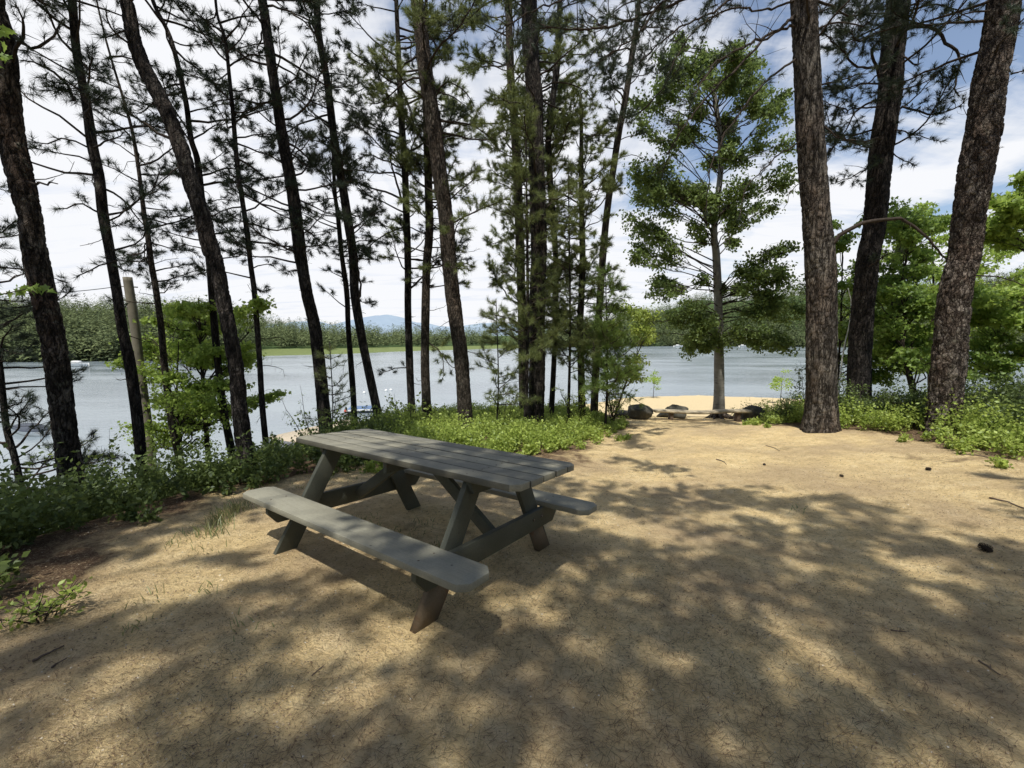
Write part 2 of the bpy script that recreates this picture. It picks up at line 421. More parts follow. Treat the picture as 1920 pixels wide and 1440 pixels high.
M['wood_leg'] = m_paint('worn_leg_wood', (.17, .13, .09), (.2, .12, .075), .9)
M['log'] = m_plain('weathered_plank', (.42, .36, .26), .85, .3, 9., .5)
M['log_dark'] = m_plain('weathered_post', (.12, .09, .07), .9, .3, 9., .5)
M['pole'] = m_plain('weathered_pole_wood', (.17, .155, .12), .85, .3, 5., .5)
M['wire'] = m_plain('cable_rubber', (.03, .03, .03), .6, .1)
M['white'] = m_plain('white_paint', (.75, .75, .73), .5, .06, 3., .1)
M['blue'] = m_plain('blue_deck_mat', (.10, .16, .28), .6, .15)
M['navy'] = m_plain('dark_boat_cover', (.05, .06, .08), .6, .2)
M['red'] = m_plain('red_plastic', (.45, .08, .05), .5, .1)
M['metal'] = m_plain('ladder_metal', (.5, .5, .5), .35, .1)
M['dock'] = m_plain('dock_boards', (.50, .42, .31), .8, .2, 12., .4)

def m_rock():
    m, nt, out = mat('granite_rock')
    tc = N(nt, 'TexCoord').outputs['Object']; a = noise(nt, tc, 3., 8, .65); b = noise(nt, tc, 40., 4, .7)
    c = ramp(nt, a, [(.3, (.022, .022, .02)), (.5, (.06, .057, .05)), (.68, (.15, .135, .115))])
    c = mixc(nt, ramp(nt, b, [(.4, (0, 0, 0)), (.6, (.5, .5, .5))]), c, (.08, .085, .07))
    bsdf(nt, out, c, .9, math_(nt, 'ADD', a, math_(nt, 'MULTIPLY', b, .2)), .8, .05, .2); return m
M['rock'] = m_rock()

def m_ground():
    m, nt, out = mat('sand_and_litter')
    tc = N(nt, 'TexCoord').outputs['Object']
    lit = N(nt, 'Attribute', attribute_name='var').outputs['Fac']     # 0 sand, .5 litter, 1 forest soil
    big = noise(nt, tc, .9, 5, .6); mid = noise(nt, tc, 7., 6, .65); fine = noise(nt, tc, 95., 5, .75); gr = noise(nt, tc, 320., 3, .8)
    sand = ramp(nt, mid, [(.3, (.66, .49, .25)), (.5, (.84, .645, .345)), (.72, (.94, .76, .45))])
    sand = mixc(nt, ramp(nt, big, [(.42, (0, 0, 0)), (.62, (.55, .55, .55))]), sand, (.36, .26, .185))
    sand = mixc(nt, ramp(nt, fine, [(.36, (.5, .5, .5)), (.48, (0, 0, 0))]), sand, (.24, .17, .095))
    sand = mixc(nt, ramp(nt, gr, [(.55, (0, 0, 0)), (.75, (.6, .6, .6))]), sand, (.72, .63, .46))
    dw = noise(nt, mapped(nt, tc, (1, 1, 1)), 3., 5, .7, .8)
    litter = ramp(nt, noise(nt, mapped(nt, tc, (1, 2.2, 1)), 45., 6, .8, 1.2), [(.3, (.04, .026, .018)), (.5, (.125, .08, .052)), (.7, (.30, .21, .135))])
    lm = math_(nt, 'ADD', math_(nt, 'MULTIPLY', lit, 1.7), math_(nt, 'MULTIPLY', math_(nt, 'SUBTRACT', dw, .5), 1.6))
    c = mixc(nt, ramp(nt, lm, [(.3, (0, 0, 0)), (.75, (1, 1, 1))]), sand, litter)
    lump = noise(nt, tc, 28., 5, .75)
    c = mixc(nt, ramp(nt, lump, [(.36, (.45, .45, .45)), (.46, (0, 0, 0))]), c, (.32, .23, .125))
    c = mixc(nt, ramp(nt, noise(nt, tc, 60., 4, .7), [(.56, (0, 0, 0)), (.68, (.6, .6, .6))]), c, (.66, .54, .36))
    bm_ = N(nt, 'MapRange'); bm_.inputs['From Min'].default_value = -.3; bm_.inputs['From Max'].default_value = -.7; nt.links.new(lit, bm_.inputs['Value'])
    c = mixc(nt, bm_.outputs['Result'], c, ramp(nt, mid, [(.3, (.52, .41, .24)), (.7, (.63, .51, .31))]))
    h = math_(nt, 'ADD', math_(nt, 'MULTIPLY', mid, .8), math_(nt, 'ADD', math_(nt, 'MULTIPLY', fine, .45), math_(nt, 'ADD', math_(nt, 'MULTIPLY', lump, .9), math_(nt, 'MULTIPLY', gr, .2))))
    bsdf(nt, out, c, .97, h, 1.0, .035, .1); return m
M['ground'] = m_ground()

def m_beach():
    m, nt, out = mat('beach_sand')
    tc = N(nt, 'TexCoord').outputs['Object']; n = noise(nt, tc, 1.2, 6, .7)
    bsdf(nt, out, ramp(nt, n, [(.35, (.52, .42, .26)), (.65, (.62, .52, .34))]), .95, n, .3, .03, .1); return m

def m_hill():
    m, nt, out = mat('wooded_hillside')
    tc = N(nt, 'TexCoord').outputs['Object']; a = N(nt, 'Attribute', attribute_name='var').outputs['Fac']
    n = noise(nt, tc, .12, 6, .7); n2 = noise(nt, tc, .6, 4, .7)
    w = ramp(nt, n, [(.3, (.03, .05, .022)), (.5, (.055, .09, .032)), (.7, (.10, .15, .05))])
    mm = ramp(nt, n2, [(.3, (.12, .155, .055)), (.7, (.20, .235, .09))])
    bsdf(nt, out, mixc(nt, a, w, mm), .95, n2, .8, 1.5, .1); return m
M['hill'] = m_hill()
def m_mount():  # aerial haze is painted into the base colour
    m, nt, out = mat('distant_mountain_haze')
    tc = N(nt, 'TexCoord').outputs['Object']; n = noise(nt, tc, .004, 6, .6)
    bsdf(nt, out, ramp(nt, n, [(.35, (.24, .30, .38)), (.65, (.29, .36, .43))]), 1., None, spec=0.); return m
M['mount'] = m_mount()
def m_water():
    m, nt, out = mat('lake_water')
    tc = N(nt, 'TexCoord').outputs['Object']
    w = noise(nt, mapped(nt, tc, (1, 2.2, 1)), .9, 5, .62, .3); w2 = noise(nt, mapped(nt, tc, (1, 1.6, 1)), 4.5, 3, .6)
    patch = noise(nt, mapped(nt, tc, (1, 3., 1)), .03, 4, .6)
    h = math_(nt, 'ADD', w, math_(nt, 'MULTIPLY', w2, .3))
    c = ramp(nt, patch, [(.35, (.17, .21, .24)), (.65, (.24, .28, .30))])
    b = bsdf(nt, out, c, ramp(nt, patch, [(.35, (.12, .12, .12)), (.6, (.24, .24, .24))]), h, .3, .1, .6)
    return m
M['water'] = m_water()

# ------------------------------------------------------------------ the setting
def build_ground():
    rr = [0.0]; r = .35
    while r < 110: rr.append(r); r *= 1.019
    th = np.concatenate([np.linspace(-62, 62, 340), np.linspace(62, 298, 90)[1:-1]])
    th = np.radians(th); rr = np.array(rr[1:])
    RR, TT = np.meshgrid(rr, th, indexing='ij')
    X = RR * np.sin(TT); Y = RR * np.cos(TT)
    Z = ground_z(X, Y)
    nr, nt_ = X.shape
    V = np.stack([X, Y, Z], -1).reshape(-1, 3)
    V = np.vstack([V, [[0, 0, float(ground_z(0, 0))]]])
    i = np.arange(nr - 1)[:, None] * nt_; j = np.arange(nt_)[None]; j2 = (j + 1) % nt_
    Fq = np.stack([i + j, i + nt_ + j, i + nt_ + j2, i + j2], -1).reshape(-1, 4)
    sd = poly_sd(X, Y, CLEAR)
    pn = fbm(X * .9, Y * .9, 5.)
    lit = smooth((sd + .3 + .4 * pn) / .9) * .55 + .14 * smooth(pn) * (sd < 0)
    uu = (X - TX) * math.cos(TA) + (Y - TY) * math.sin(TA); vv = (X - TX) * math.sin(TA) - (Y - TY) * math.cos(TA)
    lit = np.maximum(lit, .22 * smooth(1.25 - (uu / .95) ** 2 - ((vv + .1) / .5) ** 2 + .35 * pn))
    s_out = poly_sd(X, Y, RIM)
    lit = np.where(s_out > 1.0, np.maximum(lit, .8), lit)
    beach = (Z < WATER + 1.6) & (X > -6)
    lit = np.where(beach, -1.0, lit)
    var = np.append(lit.ravel(), 0)
    mb = MB(); mb.add(V, Fq, var)
    c = nr * nt_
    mb.f3.append(np.stack([np.full(nt_, c), np.arange(nt_), (np.arange(nt_) + 1) % nt_], 1))
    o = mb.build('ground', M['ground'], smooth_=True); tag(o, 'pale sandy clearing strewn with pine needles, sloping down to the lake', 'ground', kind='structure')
build_ground()

def build_far():
    ks = np.concatenate([np.linspace(-3, -1.4, 20)[:-1], np.linspace(-1.4, 1.4, 300), np.linspace(1.4, 3, 20)[1:]])
    es = np.concatenate([[-12, -6, -3, 0, 2, 5, 9], np.linspace(14, 420, 70), [600, 900, 1500, 3000]])
    E_, K_ = np.meshgrid(es, ks, indexing='ij')
    Y = shoreD(K_) + E_ + 2.5 * fbm(K_ * 30, E_ * 0); X = K_ * Y
    Z, marsh, e = far_z(X, Y)
    Z = np.where(E_ > 500, np.minimum(Z, Z[-5][None, :]), Z)
    nr, nc = X.shape; i = np.arange(nr - 1)[:, None] * nc; j = np.arange(nc - 1)[None]
    Fq = np.stack([i + j, i + j + 1, i + nc + j + 1, i + nc + j], -1).reshape(-1, 4)
    mb = MB(); mb.add(np.stack([X, Y, Z], -1), Fq, (marsh * (e < 70)).ravel())
    tag(mb.build('hills', M['hill'], smooth_=True), 'low wooded hills and green marsh on the far side of the lake', 'hills', kind='structure')
    # distant mountains
    mb = MB()
    def ridge(pts, D, depth):
        pts = np.array([at(px, py, D) for px, py in pts]); P = resample(pts, 120)
        P[:, 2] += 6 * fbm(P[:, 0] / 90, 0 * P[:, 0])
        rows = []
        for t, zf in ((0., 0.), (.35, .45), (.7, .82), (1., 1.), (1.5, .7), (2.2, 0)):
            Q = P.copy(); Q[:, 1] = D - depth * (1 - t); Q[:, 2] = -8 + (P[:, 2] + 8) * zf + (10 * fbm(P[:, 0] / 120, t * 3.) if 0 < zf < 1 else 0)
            rows.append(Q)
        Vv = np.vstack(rows); n = len(P); i = np.arange(len(rows) - 1)[:, None] * n; j = np.arange(n - 1)[None]
        mb.add(Vv, np.stack([i + j, i + j + 1, i + n + j + 1, i + n + j], -1).reshape(-1, 4))
    ridge([(380, 632), (450, 612), (500, 608), (540, 610), (590, 600), (620, 609), (650, 607), (680, 598), (710, 590), (745, 592), (790, 606), (860, 612), (880, 608), (930, 606), (1000, 612), (1100, 630)], 2600, 700)
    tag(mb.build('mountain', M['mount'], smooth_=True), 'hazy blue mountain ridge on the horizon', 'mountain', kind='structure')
    # water
    mb = MB()
    mb.add([[-3500, -200, WATER], [3500, -200, WATER], [3500, 3600, WATER], [-3500, 3600, WATER]], [[0, 1, 2, 3]])
    tag(mb.build('lake_water', M['water']), 'calm pale lake reflecting the cloudy sky', 'water', kind='structure')
build_far()

def far_forest():
    mb = MB()
    pts = []
    n = 9000
    k = rng.uniform(-1.45, 1.45, n)
    e = rng.uniform(0, 1, n) ** 1.5 * 270 + 1
    D = shoreD(k) + e
    # marsh: forest starts later
    mfac = smooth((k + .68) / .1) * (1 - smooth((k + .02) / .1))
    keep = (e > mfac * 78 * (1 + .12 * rng.normal(size=n))) & ~((k > -.05) & (k < .13) & (e > 120)) & (rng.uniform(size=n) < np.where(e > 90, .6, 1.))
    k, D, e = k[keep], D[keep], e[keep]
    X = k * D; Y = D; Z, _, _ = far_z(X, Y)
    nt_ = len(k)
    H = rng.uniform(6.5, 14.5, nt_) * (1 + .22 * fbm(X / 22, Y / 22, 1.)) * np.where(e < 12, .7, 1.) ; W = H * rng.uniform(.22, .42, nt_)
    dec = rng.uniform(size=nt_) < np.where(e > 70, .8, .5)
    tone = np.clip(np.where(dec, rng.uniform(.5, 1., nt_), rng.uniform(0, .45, nt_)), 0, 1)
    q = 120
    I = np.repeat(np.arange(nt_), q); m = len(I)
    t = rng.uniform(0.02, 1, m)
    prof = np.where(dec[I], np.sin(np.pi * np.clip(t, 0, 1) ** .8) ** .6 * 1.35, (1 - t) ** .6 * (.75 + .25 * np.sin(t * 40)))
    a = rng.uniform(0, 2 * np.pi, m); rad = W[I] * prof * rng.uniform(.55, 1.1, m)
    P = np.stack([X[I] + rad * np.cos(a), Y[I] + rad * np.sin(a), Z[I] + H[I] * (.06 + .94 * t)], 1)
    s = rng.uniform(.4, .95, m)[:, None] * (.6 + .5 * (1 - t[:, None]))
    o1 = np.stack([np.cos(a), np.sin(a), -.35 * np.ones(m)], 1) + .4 * rv(m)
    o2 = np.stack([-np.sin(a), np.cos(a), 0 * a], 1) + .4 * rv(m)
    V = np.stack([P + o1 * s, P - o1 * s * .5 + o2 * s * .6, P - o1 * s * .5 - o2 * s * .6], 1)
    var = np.clip(tone[I] + rng.uniform(-.12, .12, m), 0, 1)
    mb.add(V.reshape(-1, 3), np.arange(m * 3).reshape(-1, 3), np.repeat(var, 3))
    tag(mb.build('far_forest', M['far_leaf']), 'mixed green forest covering the far shores of the lake', 'forest', kind='stuff')
far_forest()

# ------------------------------------------------------------------ tree building
def trunk_mesh(P, r, sides, step, flare=.35, rough=.05, plate=0.0, flare_h=.45, lobes=5):
    """P from base up"""
    P = np.asarray(P, float); seg = np.r_[0, np.cumsum(np.linalg.norm(np.diff(P, axis=0), axis=1))]
    n = max(8, int(seg[-1] / step))
    Q = resample(P, n); rr = np.interp(np.linspace(0, len(P) - 1, n), np.arange(len(P)), r)
    s = np.r_[0, np.cumsum(np.linalg.norm(np.diff(Q, axis=0), axis=1))]
    mb = MB(); mb.tube(Q, rr, sides, cap=True, ref=np.array([1., 0.05, 0]))
    V = mb.v[0].reshape(n, sides, 3); C = Q[:, None, :]
    d = V - C
    ang = np.linspace(0, 2 * np.pi, sides, endpoint=False)[None]
    ph = rng.uniform(0, 6.28)
    fl = flare * np.exp(-s / flare_h)[:, None] * (1 + .45 * np.cos(lobes * ang + ph) + .2 * np.cos(3 * ang + 2 * ph))
    k = 1 + fl + rough * fbm(V[..., 0] * 5, V[..., 1] * 5, V[..., 2] * 1.8, 3)
    V = C + d * k[..., None]
    if plate:
        u = d / (np.linalg.norm(d, axis=-1, keepdims=True) + 1e-9)
        h = np.abs(fbm(V[..., 0] * 20, V[..., 1] * 20, V[..., 2] * 7, 3))
        V = V + u * (plate * (np.clip(h * 2.2, 0, 1) - .6))[..., None]
    mb.v[0] = V.reshape(-1, 3)
    return mb, Q, rr

def norm(v): v = np.asarray(v, float); return v / (np.linalg.norm(v) + 1e-9)

def path(p0, d0, L, n, wob, lift):
    P = [np.asarray(p0, float)]; d = norm(d0); s = L / (n - 1)
    for i in range(n - 1):
        d = norm(d + rng.normal(size=3) * wob + np.array([0, 0, lift]))
        P.append(P[-1] + d * s)
    return np.array(P)

def multi(o, m):
    o.data.materials.append(m)

def grow(mb, tufts, p0, d0, L, r0, wob=.16, lift=.03, bare=.3, sp=.11, foliage=1.0, sec=.38, P=None):
    """one limb with side shoots; foliage spots are appended to tufts"""
    if P is None: P = path(p0, d0, L, max(5, int(L / .13)), wob, lift)
    else:
        P = np.asarray(P, float); L = np.linalg.norm(np.diff(P, axis=0), axis=1).sum(); P = resample(P, max(6, int(L / .1)))
        P = P + rng.normal(size=P.shape) * .012
    n = len(P)
    mb.tube(P, np.linspace(r0, r0 * .25 + .0015, n), 6 if r0 > .012 else 4, cap=False)
    s = L / (n - 1); pos = bare * L; side = 1
    while pos < L * .99:
        i = min(n - 2, int(pos / s)); f = pos / s - i; p = P[i] * (1 - f) + P[i + 1] * f
        T = norm(P[i + 1] - P[i]); b = norm(np.cross(T, [0, 0, 1]) + .35 * rng.normal(size=3)) * side; side = -side
        L2 = L * sec * rng.uniform(.45, 1.1) * (1.08 - .72 * pos / L)
        L2 = min(max(L2, .1), .75)
        Q = path(p, T * .75 + b * .8 + np.array([0, 0, .12]), L2, 5, wob * 1.2, lift + .03)
        mb.tube(Q, np.linspace(max(.0022, r0 * .3), .0018, 5), 3, cap=False)
        if rng.uniform() < foliage:
            tufts.append((Q[-1], norm(Q[-1] - Q[-2])))
            if L2 > .16: tufts.append((Q[3], norm(Q[3] - Q[2] + .3 * rng.normal(size=3))))
            if L2 > .28:
                tufts.append((Q[2], norm(Q[3] - Q[2] + .5 * rng.normal(size=3))))
                q = Q[3] + norm(np.cross(Q[3] - Q[2], rng.normal(size=3))) * .08; tufts.append((q, norm(q - Q[2])))
        pos += sp * rng.uniform(.6, 1.5)
    if foliage > 0: tufts.append((P[-1], norm(P[-1] - P[-2])))

def pine(label, pts, D, bark, top=13., br=(2.6, 13., .24), L=(.45, 1.3), foliage=.95, needle=('needle', 40, .115), sides=20, step=.08,
         plate=0., D1=None, dead=True, flare=.3, group=None, rmul=1.0, extra=(), azi=None, rough=.05, bot=True, lift=.03, cat='tree', name='pine_tree', dens=1.0, limbmat='twig'):
    P = []; r = []
    D1 = D if D1 is None else D1
    n = len(pts)
    ys = [q[1] for q in pts]; ylo, yhi = max(ys), min(ys)
    for (px, py, w) in pts:
        d = D + (D1 - D) * (ylo - py) / max(1, ylo - yhi)
        p = at(px, py, d); P.append(p); r.append(w / 2 * d / F * math.cos(math.atan(p[0] / d)) * rmul)
    P = P[::-1]; r = r[::-1]           # from base
    if P[0][2] > P[-1][2]: P = P[::-1]; r = r[::-1]
    if bot:
        d = norm(P[0] - P[1]); d[:2] *= .6; b = P[0].copy()
        for _ in range(60):
            if b[2] <= float(ground_z(b[0], b[1])) - .12: break
            b = b + d * .06 / abs(d[2])
        P = [b] + P; r = [r[0] * 1.03] + r
    if top > P[-1][2] + .5:
        m = max(2, int((top - P[-1][2]) / 1.2)); d = norm(P[-1] - P[-2]); r_end = r[-1]; p = P[-1]
        for i in range(m):
            d = norm(d + np.array([0, 0, .12]) + .04 * rng.normal(size=3)); p = p + d * (top - P[-1 - i][2] if False else 1.2)
            P.append(p); r.append(max(.012, r_end * (1 - .8 * (i + 1) / m)))
    P = np.array(P)
    base = P[0].copy(); base[2] = float(ground_z(base[0], base[1]))
    root = thing(name, label, cat, base, group)
    mb, Q, rr = trunk_mesh(P, r, sides, step, flare, rough, plate)
    mb.build('trunk', M[bark], root, base, True)
    mbB = MB(); tufts = []
    zs = br[0]
    z_of = Q[:, 2]
    def on(z):
        i = int(np.clip(np.searchsorted(z_of, z), 1, len(Q) - 1)); return Q[i], rr[i], norm(Q[i] - Q[i - 1])
    while zs < min(br[1], z_of[-1] - .1):
        p, rad, T = on(zs)
        a = rng.uniform(0, 2 * np.pi) if azi is None else rng.normal(azi, .9)
        hfac = math.sin(math.pi * min(1, .25 + .75 * (zs - br[0]) / (br[1] - br[0]))) ** .5
        l = rng.uniform(*L) * max(.4, hfac) * 1.15
        d = np.array([math.cos(a), math.sin(a), rng.uniform(-.15, .5)])
        grow(mbB, tufts, p + norm(d) * rad * .6, d, l, min(.03, .006 + l * .011), foliage=foliage, bare=rng.uniform(.3, .6), lift=lift, sp=.055 / dens, sec=.5)
        zs += br[2] * rng.uniform(.3, 1.1)
    if dead:
        zz = max(base[2] + 1.0, br[0] - 2.2)
        while zz < br[0] + 3:
            p, rad, T = on(zz); a = rng.uniform(0, 2 * np.pi); d = np.array([math.cos(a), math.sin(a), rng.uniform(-.4, .4)])
            grow(mbB, [], p + norm(d) * rad * .7, d, rng.uniform(.12, .6), .007, wob=.3, foliage=0, bare=.3, sp=.12)
            zz += rng.uniform(.25, .8)
    for ex in extra:      # explicit limbs ((px,py,D)..., r0, foliage)
        pp = [at(*q) for q in ex[0]]; mbE = MB()
        grow(mbE, tufts, None, None, 1, ex[1], P=pp, foliage=ex[2], bare=ex[3] if len(ex) > 3 else .25, sec=ex[4] if len(ex) > 4 else .3)
        mbE.build('limb', M[limbmat], root, base, True)
    if tufts:
        mb = MB(); T = np.array([t[0] for t in tufts]); A = np.array([t[1] for t in tufts])
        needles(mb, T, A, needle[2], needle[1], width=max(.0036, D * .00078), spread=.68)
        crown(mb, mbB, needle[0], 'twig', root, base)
    elif mbB.n: mbB.build('branches', M['twig'], root, base, True)
    return root, Q

# ---- the row of pines on the left bank and behind the table
G1 = 'dark pines along the bank left of the table'
pine('thick reddish barked pine at the far left with a short dead snag',
     [(-14, 0, 44), (-2, 60, 52), (5, 117, 55), (15, 217, 55), (23, 267, 52), (38, 333, 52), (55, 400, 47), (67, 480, 50), (83, 560, 50), (95, 613, 53), (107, 680, 50), (118, 780, 50), (132, 880, 50), (136, 910, 54)],
     5.0, 'bark_left', 13, (5.6, 12.5, .3), (.6, 1.6), sides=44, step=.03, plate=.016, group=G1,
     extra=[([(52, 345, 4.9), (80, 344, 4.8), (110, 345, 4.75)], .016, 0, .35, .2), ([(18, 110, 5.), (45, 60, 4.8), (30, 10, 4.7)], .02, .9),
            ([(-10, 420, 5.), (-50, 445, 4.8), (-40, 470, 4.8), (10, 455, 4.6)], .014, .9), ([(10, 60, 5), (60, 90, 5), (95, 70, 5.1), (120, 40, 5.2)], .02, .95)])
pine('slim dark pine just left of the grey utility pole',
     [(126, -30, 15), (135, 0, 16), (144, 100, 16), (163, 200, 18), (172, 267, 20), (186, 333, 21), (193, 400, 21), (205, 467, 20), (219, 547, 21), (229, 613, 22), (243, 680, 24), (257, 780, 24), (267, 885, 22)],
     6.2, 'bark_dark', 12, (2.6, 12, .22), (.5, 1.25), group=G1,
     extra=[([(145, 190, 6.2), (110, 140, 6.1), (75, 118, 6.), (40, 112, 5.9)], .022, .95), ([(150, 110, 6.2), (115, 75, 6.1), (90, 25, 6.), (75, -10, 6)], .02, .8),
            ([(165, 275, 6.2), (120, 258, 6.1), (80, 270, 6.), (55, 262, 5.9)], .013, 1.), ([(190, 400, 6.2), (150, 385, 6.1), (110, 395, 6.)], .016, 1., .15, .45),
            ([(200, 110, 6.2), (240, 105, 6.4), (285, 125, 6.5)], .016, 1.), ([(215, 490, 6.2), (180, 500, 6.), (140, 520, 5.9)], .015, 1., .15)])
pine('thin pine with reddish lower trunk between the utility pole and the leaning pine',
     [(240, 215, 6), (252, 267, 7), (262, 333, 8), (270, 400, 10), (277, 440, 11), (283, 490, 12), (293, 547, 13), (302, 613, 13), (308, 680, 14), (320, 780, 15), (333, 847, 15), (340, 880, 15)],
     8.0, 'bark_far', 6.6, (2.2, 6.4, .2), (.4, 1.1), sides=14, group=G1)
pine('long strongly leaning pine with its base just behind the left end of the near seat',
     [(228, -40, 24), (237, 0, 25), (259, 100, 28), (306, 195, 30), (336, 267, 31), (355, 333, 31), (378, 400, 32), (395, 467, 33), (407, 500, 28), (422, 580, 28), (441, 680, 28), (451, 780, 30), (467, 905, 32)],
     4.95, 'bark_dark', 13, (5.0, 12.5, .3), (.6, 1.6), sides=40, step=.03, plate=.012, group=G1,
     extra=[([(335, 310, 4.9), (315, 325, 4.8), (300, 345, 4.7), (290, 350, 4.6)], .009, 0, .5, .2), ([(320, 260, 4.95), (270, 230, 4.9), (235, 205, 4.8)], .016, 1.), ([(258, 90, 4.95), (215, 60, 4.8), (195, 15, 4.7)], .014, 1.)])
pine('thin crooked pine seen directly behind the strongly leaning one',
     [(280, -30, 7), (290, 10, 8), (315, 60, 8), (328, 100, 9), (340, 150, 10), (350, 200, 10), (358, 260, 11), (370, 300, 12), (378, 370, 13), (386, 430, 13), (393, 497, 14), (398, 563, 14), (407, 663, 15), (414, 730, 15), (423, 790, 15), (433, 840, 16)],
     8.0, 'bark_dark', 11, (3.0, 11, .22), (.5, 1.3), sides=16, group=G1)
pine('very slender straight pine right of the strongly leaning pine',
     [(400, -30, 5), (408, 30, 5), (422, 73, 6), (430, 143, 7), (437, 213, 8), (443, 290, 9), (453, 367, 10), (463, 433, 10), (470, 497, 10), (477, 547, 11), (482, 613, 11), (487, 680, 11), (492, 763, 12), (500, 845, 12)],
     7.4, 'bark_dark', 8.2, (2.4, 8, .2), (.45, 1.15), sides=14, group=G1)
pine('straight dark pine rising above the left end of the table',
     [(484, -40, 15), (492, 0, 16), (503, 77, 18), (518, 180, 18), (532, 270, 21), (550, 367, 23), (562, 470, 24), (567, 500, 22), (575, 547, 22), (590, 613, 23), (600, 697, 24), (606, 760, 24), (613, 820, 26)],
     7.8, 'bark_dark', 13, (2.8, 12.5, .24), (.5, 1.4), sides=24, step=.06, plate=.006, group=G1,
     extra=[([(498, 10, 7.8), (540, 20, 7.7), (575, 45, 7.6), (590, 75, 7.5)], .02, .9, .4), ([(515, 195, 7.8), (470, 190, 7.7), (430, 185, 7.6), (395, 195, 7.5)], .02, 1.), ([(545, 330, 7.8), (500, 335, 7.7), (450, 340, 7.6)], .016, 1.)])
pine('double curved pine bowing left behind the table, second from the pale barked pine',
     [(585, -40, 12), (593, 0, 12), (598, 67, 12), (613, 150, 13), (623, 233, 14), (633, 300, 15), (641, 340, 16), (652, 410, 17), (662, 480, 17), (665, 547, 17), (671, 590, 17), (681, 647, 16), (695, 713, 16), (706, 763, 16), (714, 800, 17)],
     9.0, 'bark_dark', 11.5, (3.2, 11.5, .24), (.5, 1.3), sides=20, group=G1,
     extra=[([(668, 570, 9), (675, 545, 8.9), (672, 510, 8.9), (668, 480, 8.9)], .03, 0, .9)])
pine('thin twin stem standing just left of the double curved pine',
     [(628, 360, 7), (633, 400, 8), (641, 480, 9), (650, 547, 10), (653, 613, 10), (658, 680, 11), (663, 750, 11), (665, 805, 12)],
     9.4, 'bark_dark', 6.2, (2.2, 6., .22), (.4, 1.), sides=14, group=G1)
pine('dark slim pine with a low feathery bough over the water, right of the floating raft',
     [(742, -20, 7), (745, 50, 8), (748, 110, 9), (751, 200, 11), (758, 300, 12), (763, 433, 13), (765, 500, 13), (765, 580, 13), (768, 680, 14), (772, 780, 14), (773, 815, 15)],
     9.6, 'bark_dark', 11, (2.6, 10.8, .22), (.6, 1.7), sides=16, group=G1, foliage=1.,
     extra=[([(765, 690, 9.6), (745, 690, 9.5), (725, 697, 9.4), (712, 703, 9.3)], .016, 1., .05, .45), ([(752, 205, 9.6), (720, 175, 9.5), (690, 165, 9.4), (660, 180, 9.3)], .02, .9), ([(755, 315, 9.6), (715, 298, 9.5), (690, 290, 9.4), (655, 310, 9.3)], .02, 1.)])
pine('pale flaky barked slender pine left of the big pine in the middle',
     [(798, 150, 11), (800, 233, 13), (803, 333, 14), (805, 433, 15), (800, 497, 15), (798, 580, 16), (797, 680, 16), (800, 763, 17), (806, 815, 18)],
     9.2, 'bark_far', 7.6, (2.6, 7.4, .2), (.35, 1.), sides=18, group=G1, needle=('needle_lit', 44, .12),
     extra=[([(800, 640, 9.2), (820, 655, 9.), (832, 680, 8.9), (828, 715, 8.8)], .016, 1., .2, .4), ([(800, 640, 9.2), (825, 660, 9.4), (850, 690, 9.4), (880, 690, 9.4)], .014, 1., .2, .4)])
pine('sturdy rough barked pine right of the pale slender pine, leaning slightly left',
     [(776, -40, 20), (782, 0, 22), (790, 67, 24), (800, 150, 26), (813, 233, 27), (823, 317, 27), (837, 417, 27), (841, 480, 27), (852, 580, 27), (862, 647, 26), (868, 713, 26), (873, 807, 26), (875, 825, 28)],
     8.6, 'bark_far', 14, (3.0, 13.5, .24), (.5, 1.5), sides=40, step=.035, plate=.012, group=G1, needle=('needle_lit', 44, .12),
     extra=[([(815, 190, 8.6), (835, 155, 8.5), (870, 170, 8.4), (890, 200, 8.4)], .02, 1.)])

# ---- the dense clump in the middle
G2 = 'pines of the dense clump in the middle'
pine('slender rough pine at the left edge of the central clump',
     [(950, -40, 13), (953, 0, 13), (955, 67, 13), (958, 150, 14), (965, 233, 15), (970, 333, 16), (974, 440, 16), (978, 560, 16), (980, 680, 16), (982, 790, 17)],
     11.8, 'bark_far', 14, (2.2, 14, .2), (.7, 1.8), sides=18, group=G2, needle=('needle_lit', 44, .12), dens=1.2)
pine('tall straight dark pine, the thickest of the central clump, with a sunlit base',
     [(990, -40, 27), (992, 0, 27), (995, 100, 28), (1003, 187, 28), (1005, 267, 27), (1008, 367, 28), (1010, 467, 29), (1008, 550, 29), (1007, 630, 28), (1007, 697, 30), (1004, 795, 30)],
     9.6, 'bark_dark', 15, (3.6, 14.5, .26), (.5, 1.5), sides=40, step=.035, plate=.013, group=G2, needle=('needle_lit', 44, .12), flare=.15)
pine('thin dark stem close to the right of the thickest central pine',
     [(1047, 60, 10), (1045, 117, 11), (1037, 183, 11), (1028, 267, 11), (1033, 360, 11), (1042, 480, 10), (1042, 560, 10), (1040, 647, 10), (1033, 790, 10)],
     10.6, 'bark_dark', 10.5, (2.0, 10.5, .22), (.5, 1.3), sides=14, group=G2, needle=('needle_lit', 44, .12))
pine('slim dark pine right of centre with many twiggy side shoots',
     [(1088, 180, 5), (1090, 233, 6), (1090, 333, 9), (1092, 467, 11), (1092, 513, 12), (1088, 613, 12), (1090, 713, 13), (1092, 795, 14)],
     10.4, 'bark_dark', 7.2, (1.2, 7.1, .15), (.5, 1.4), sides=14, group=G2, needle=('needle_lit', 44, .12), dens=1.2)
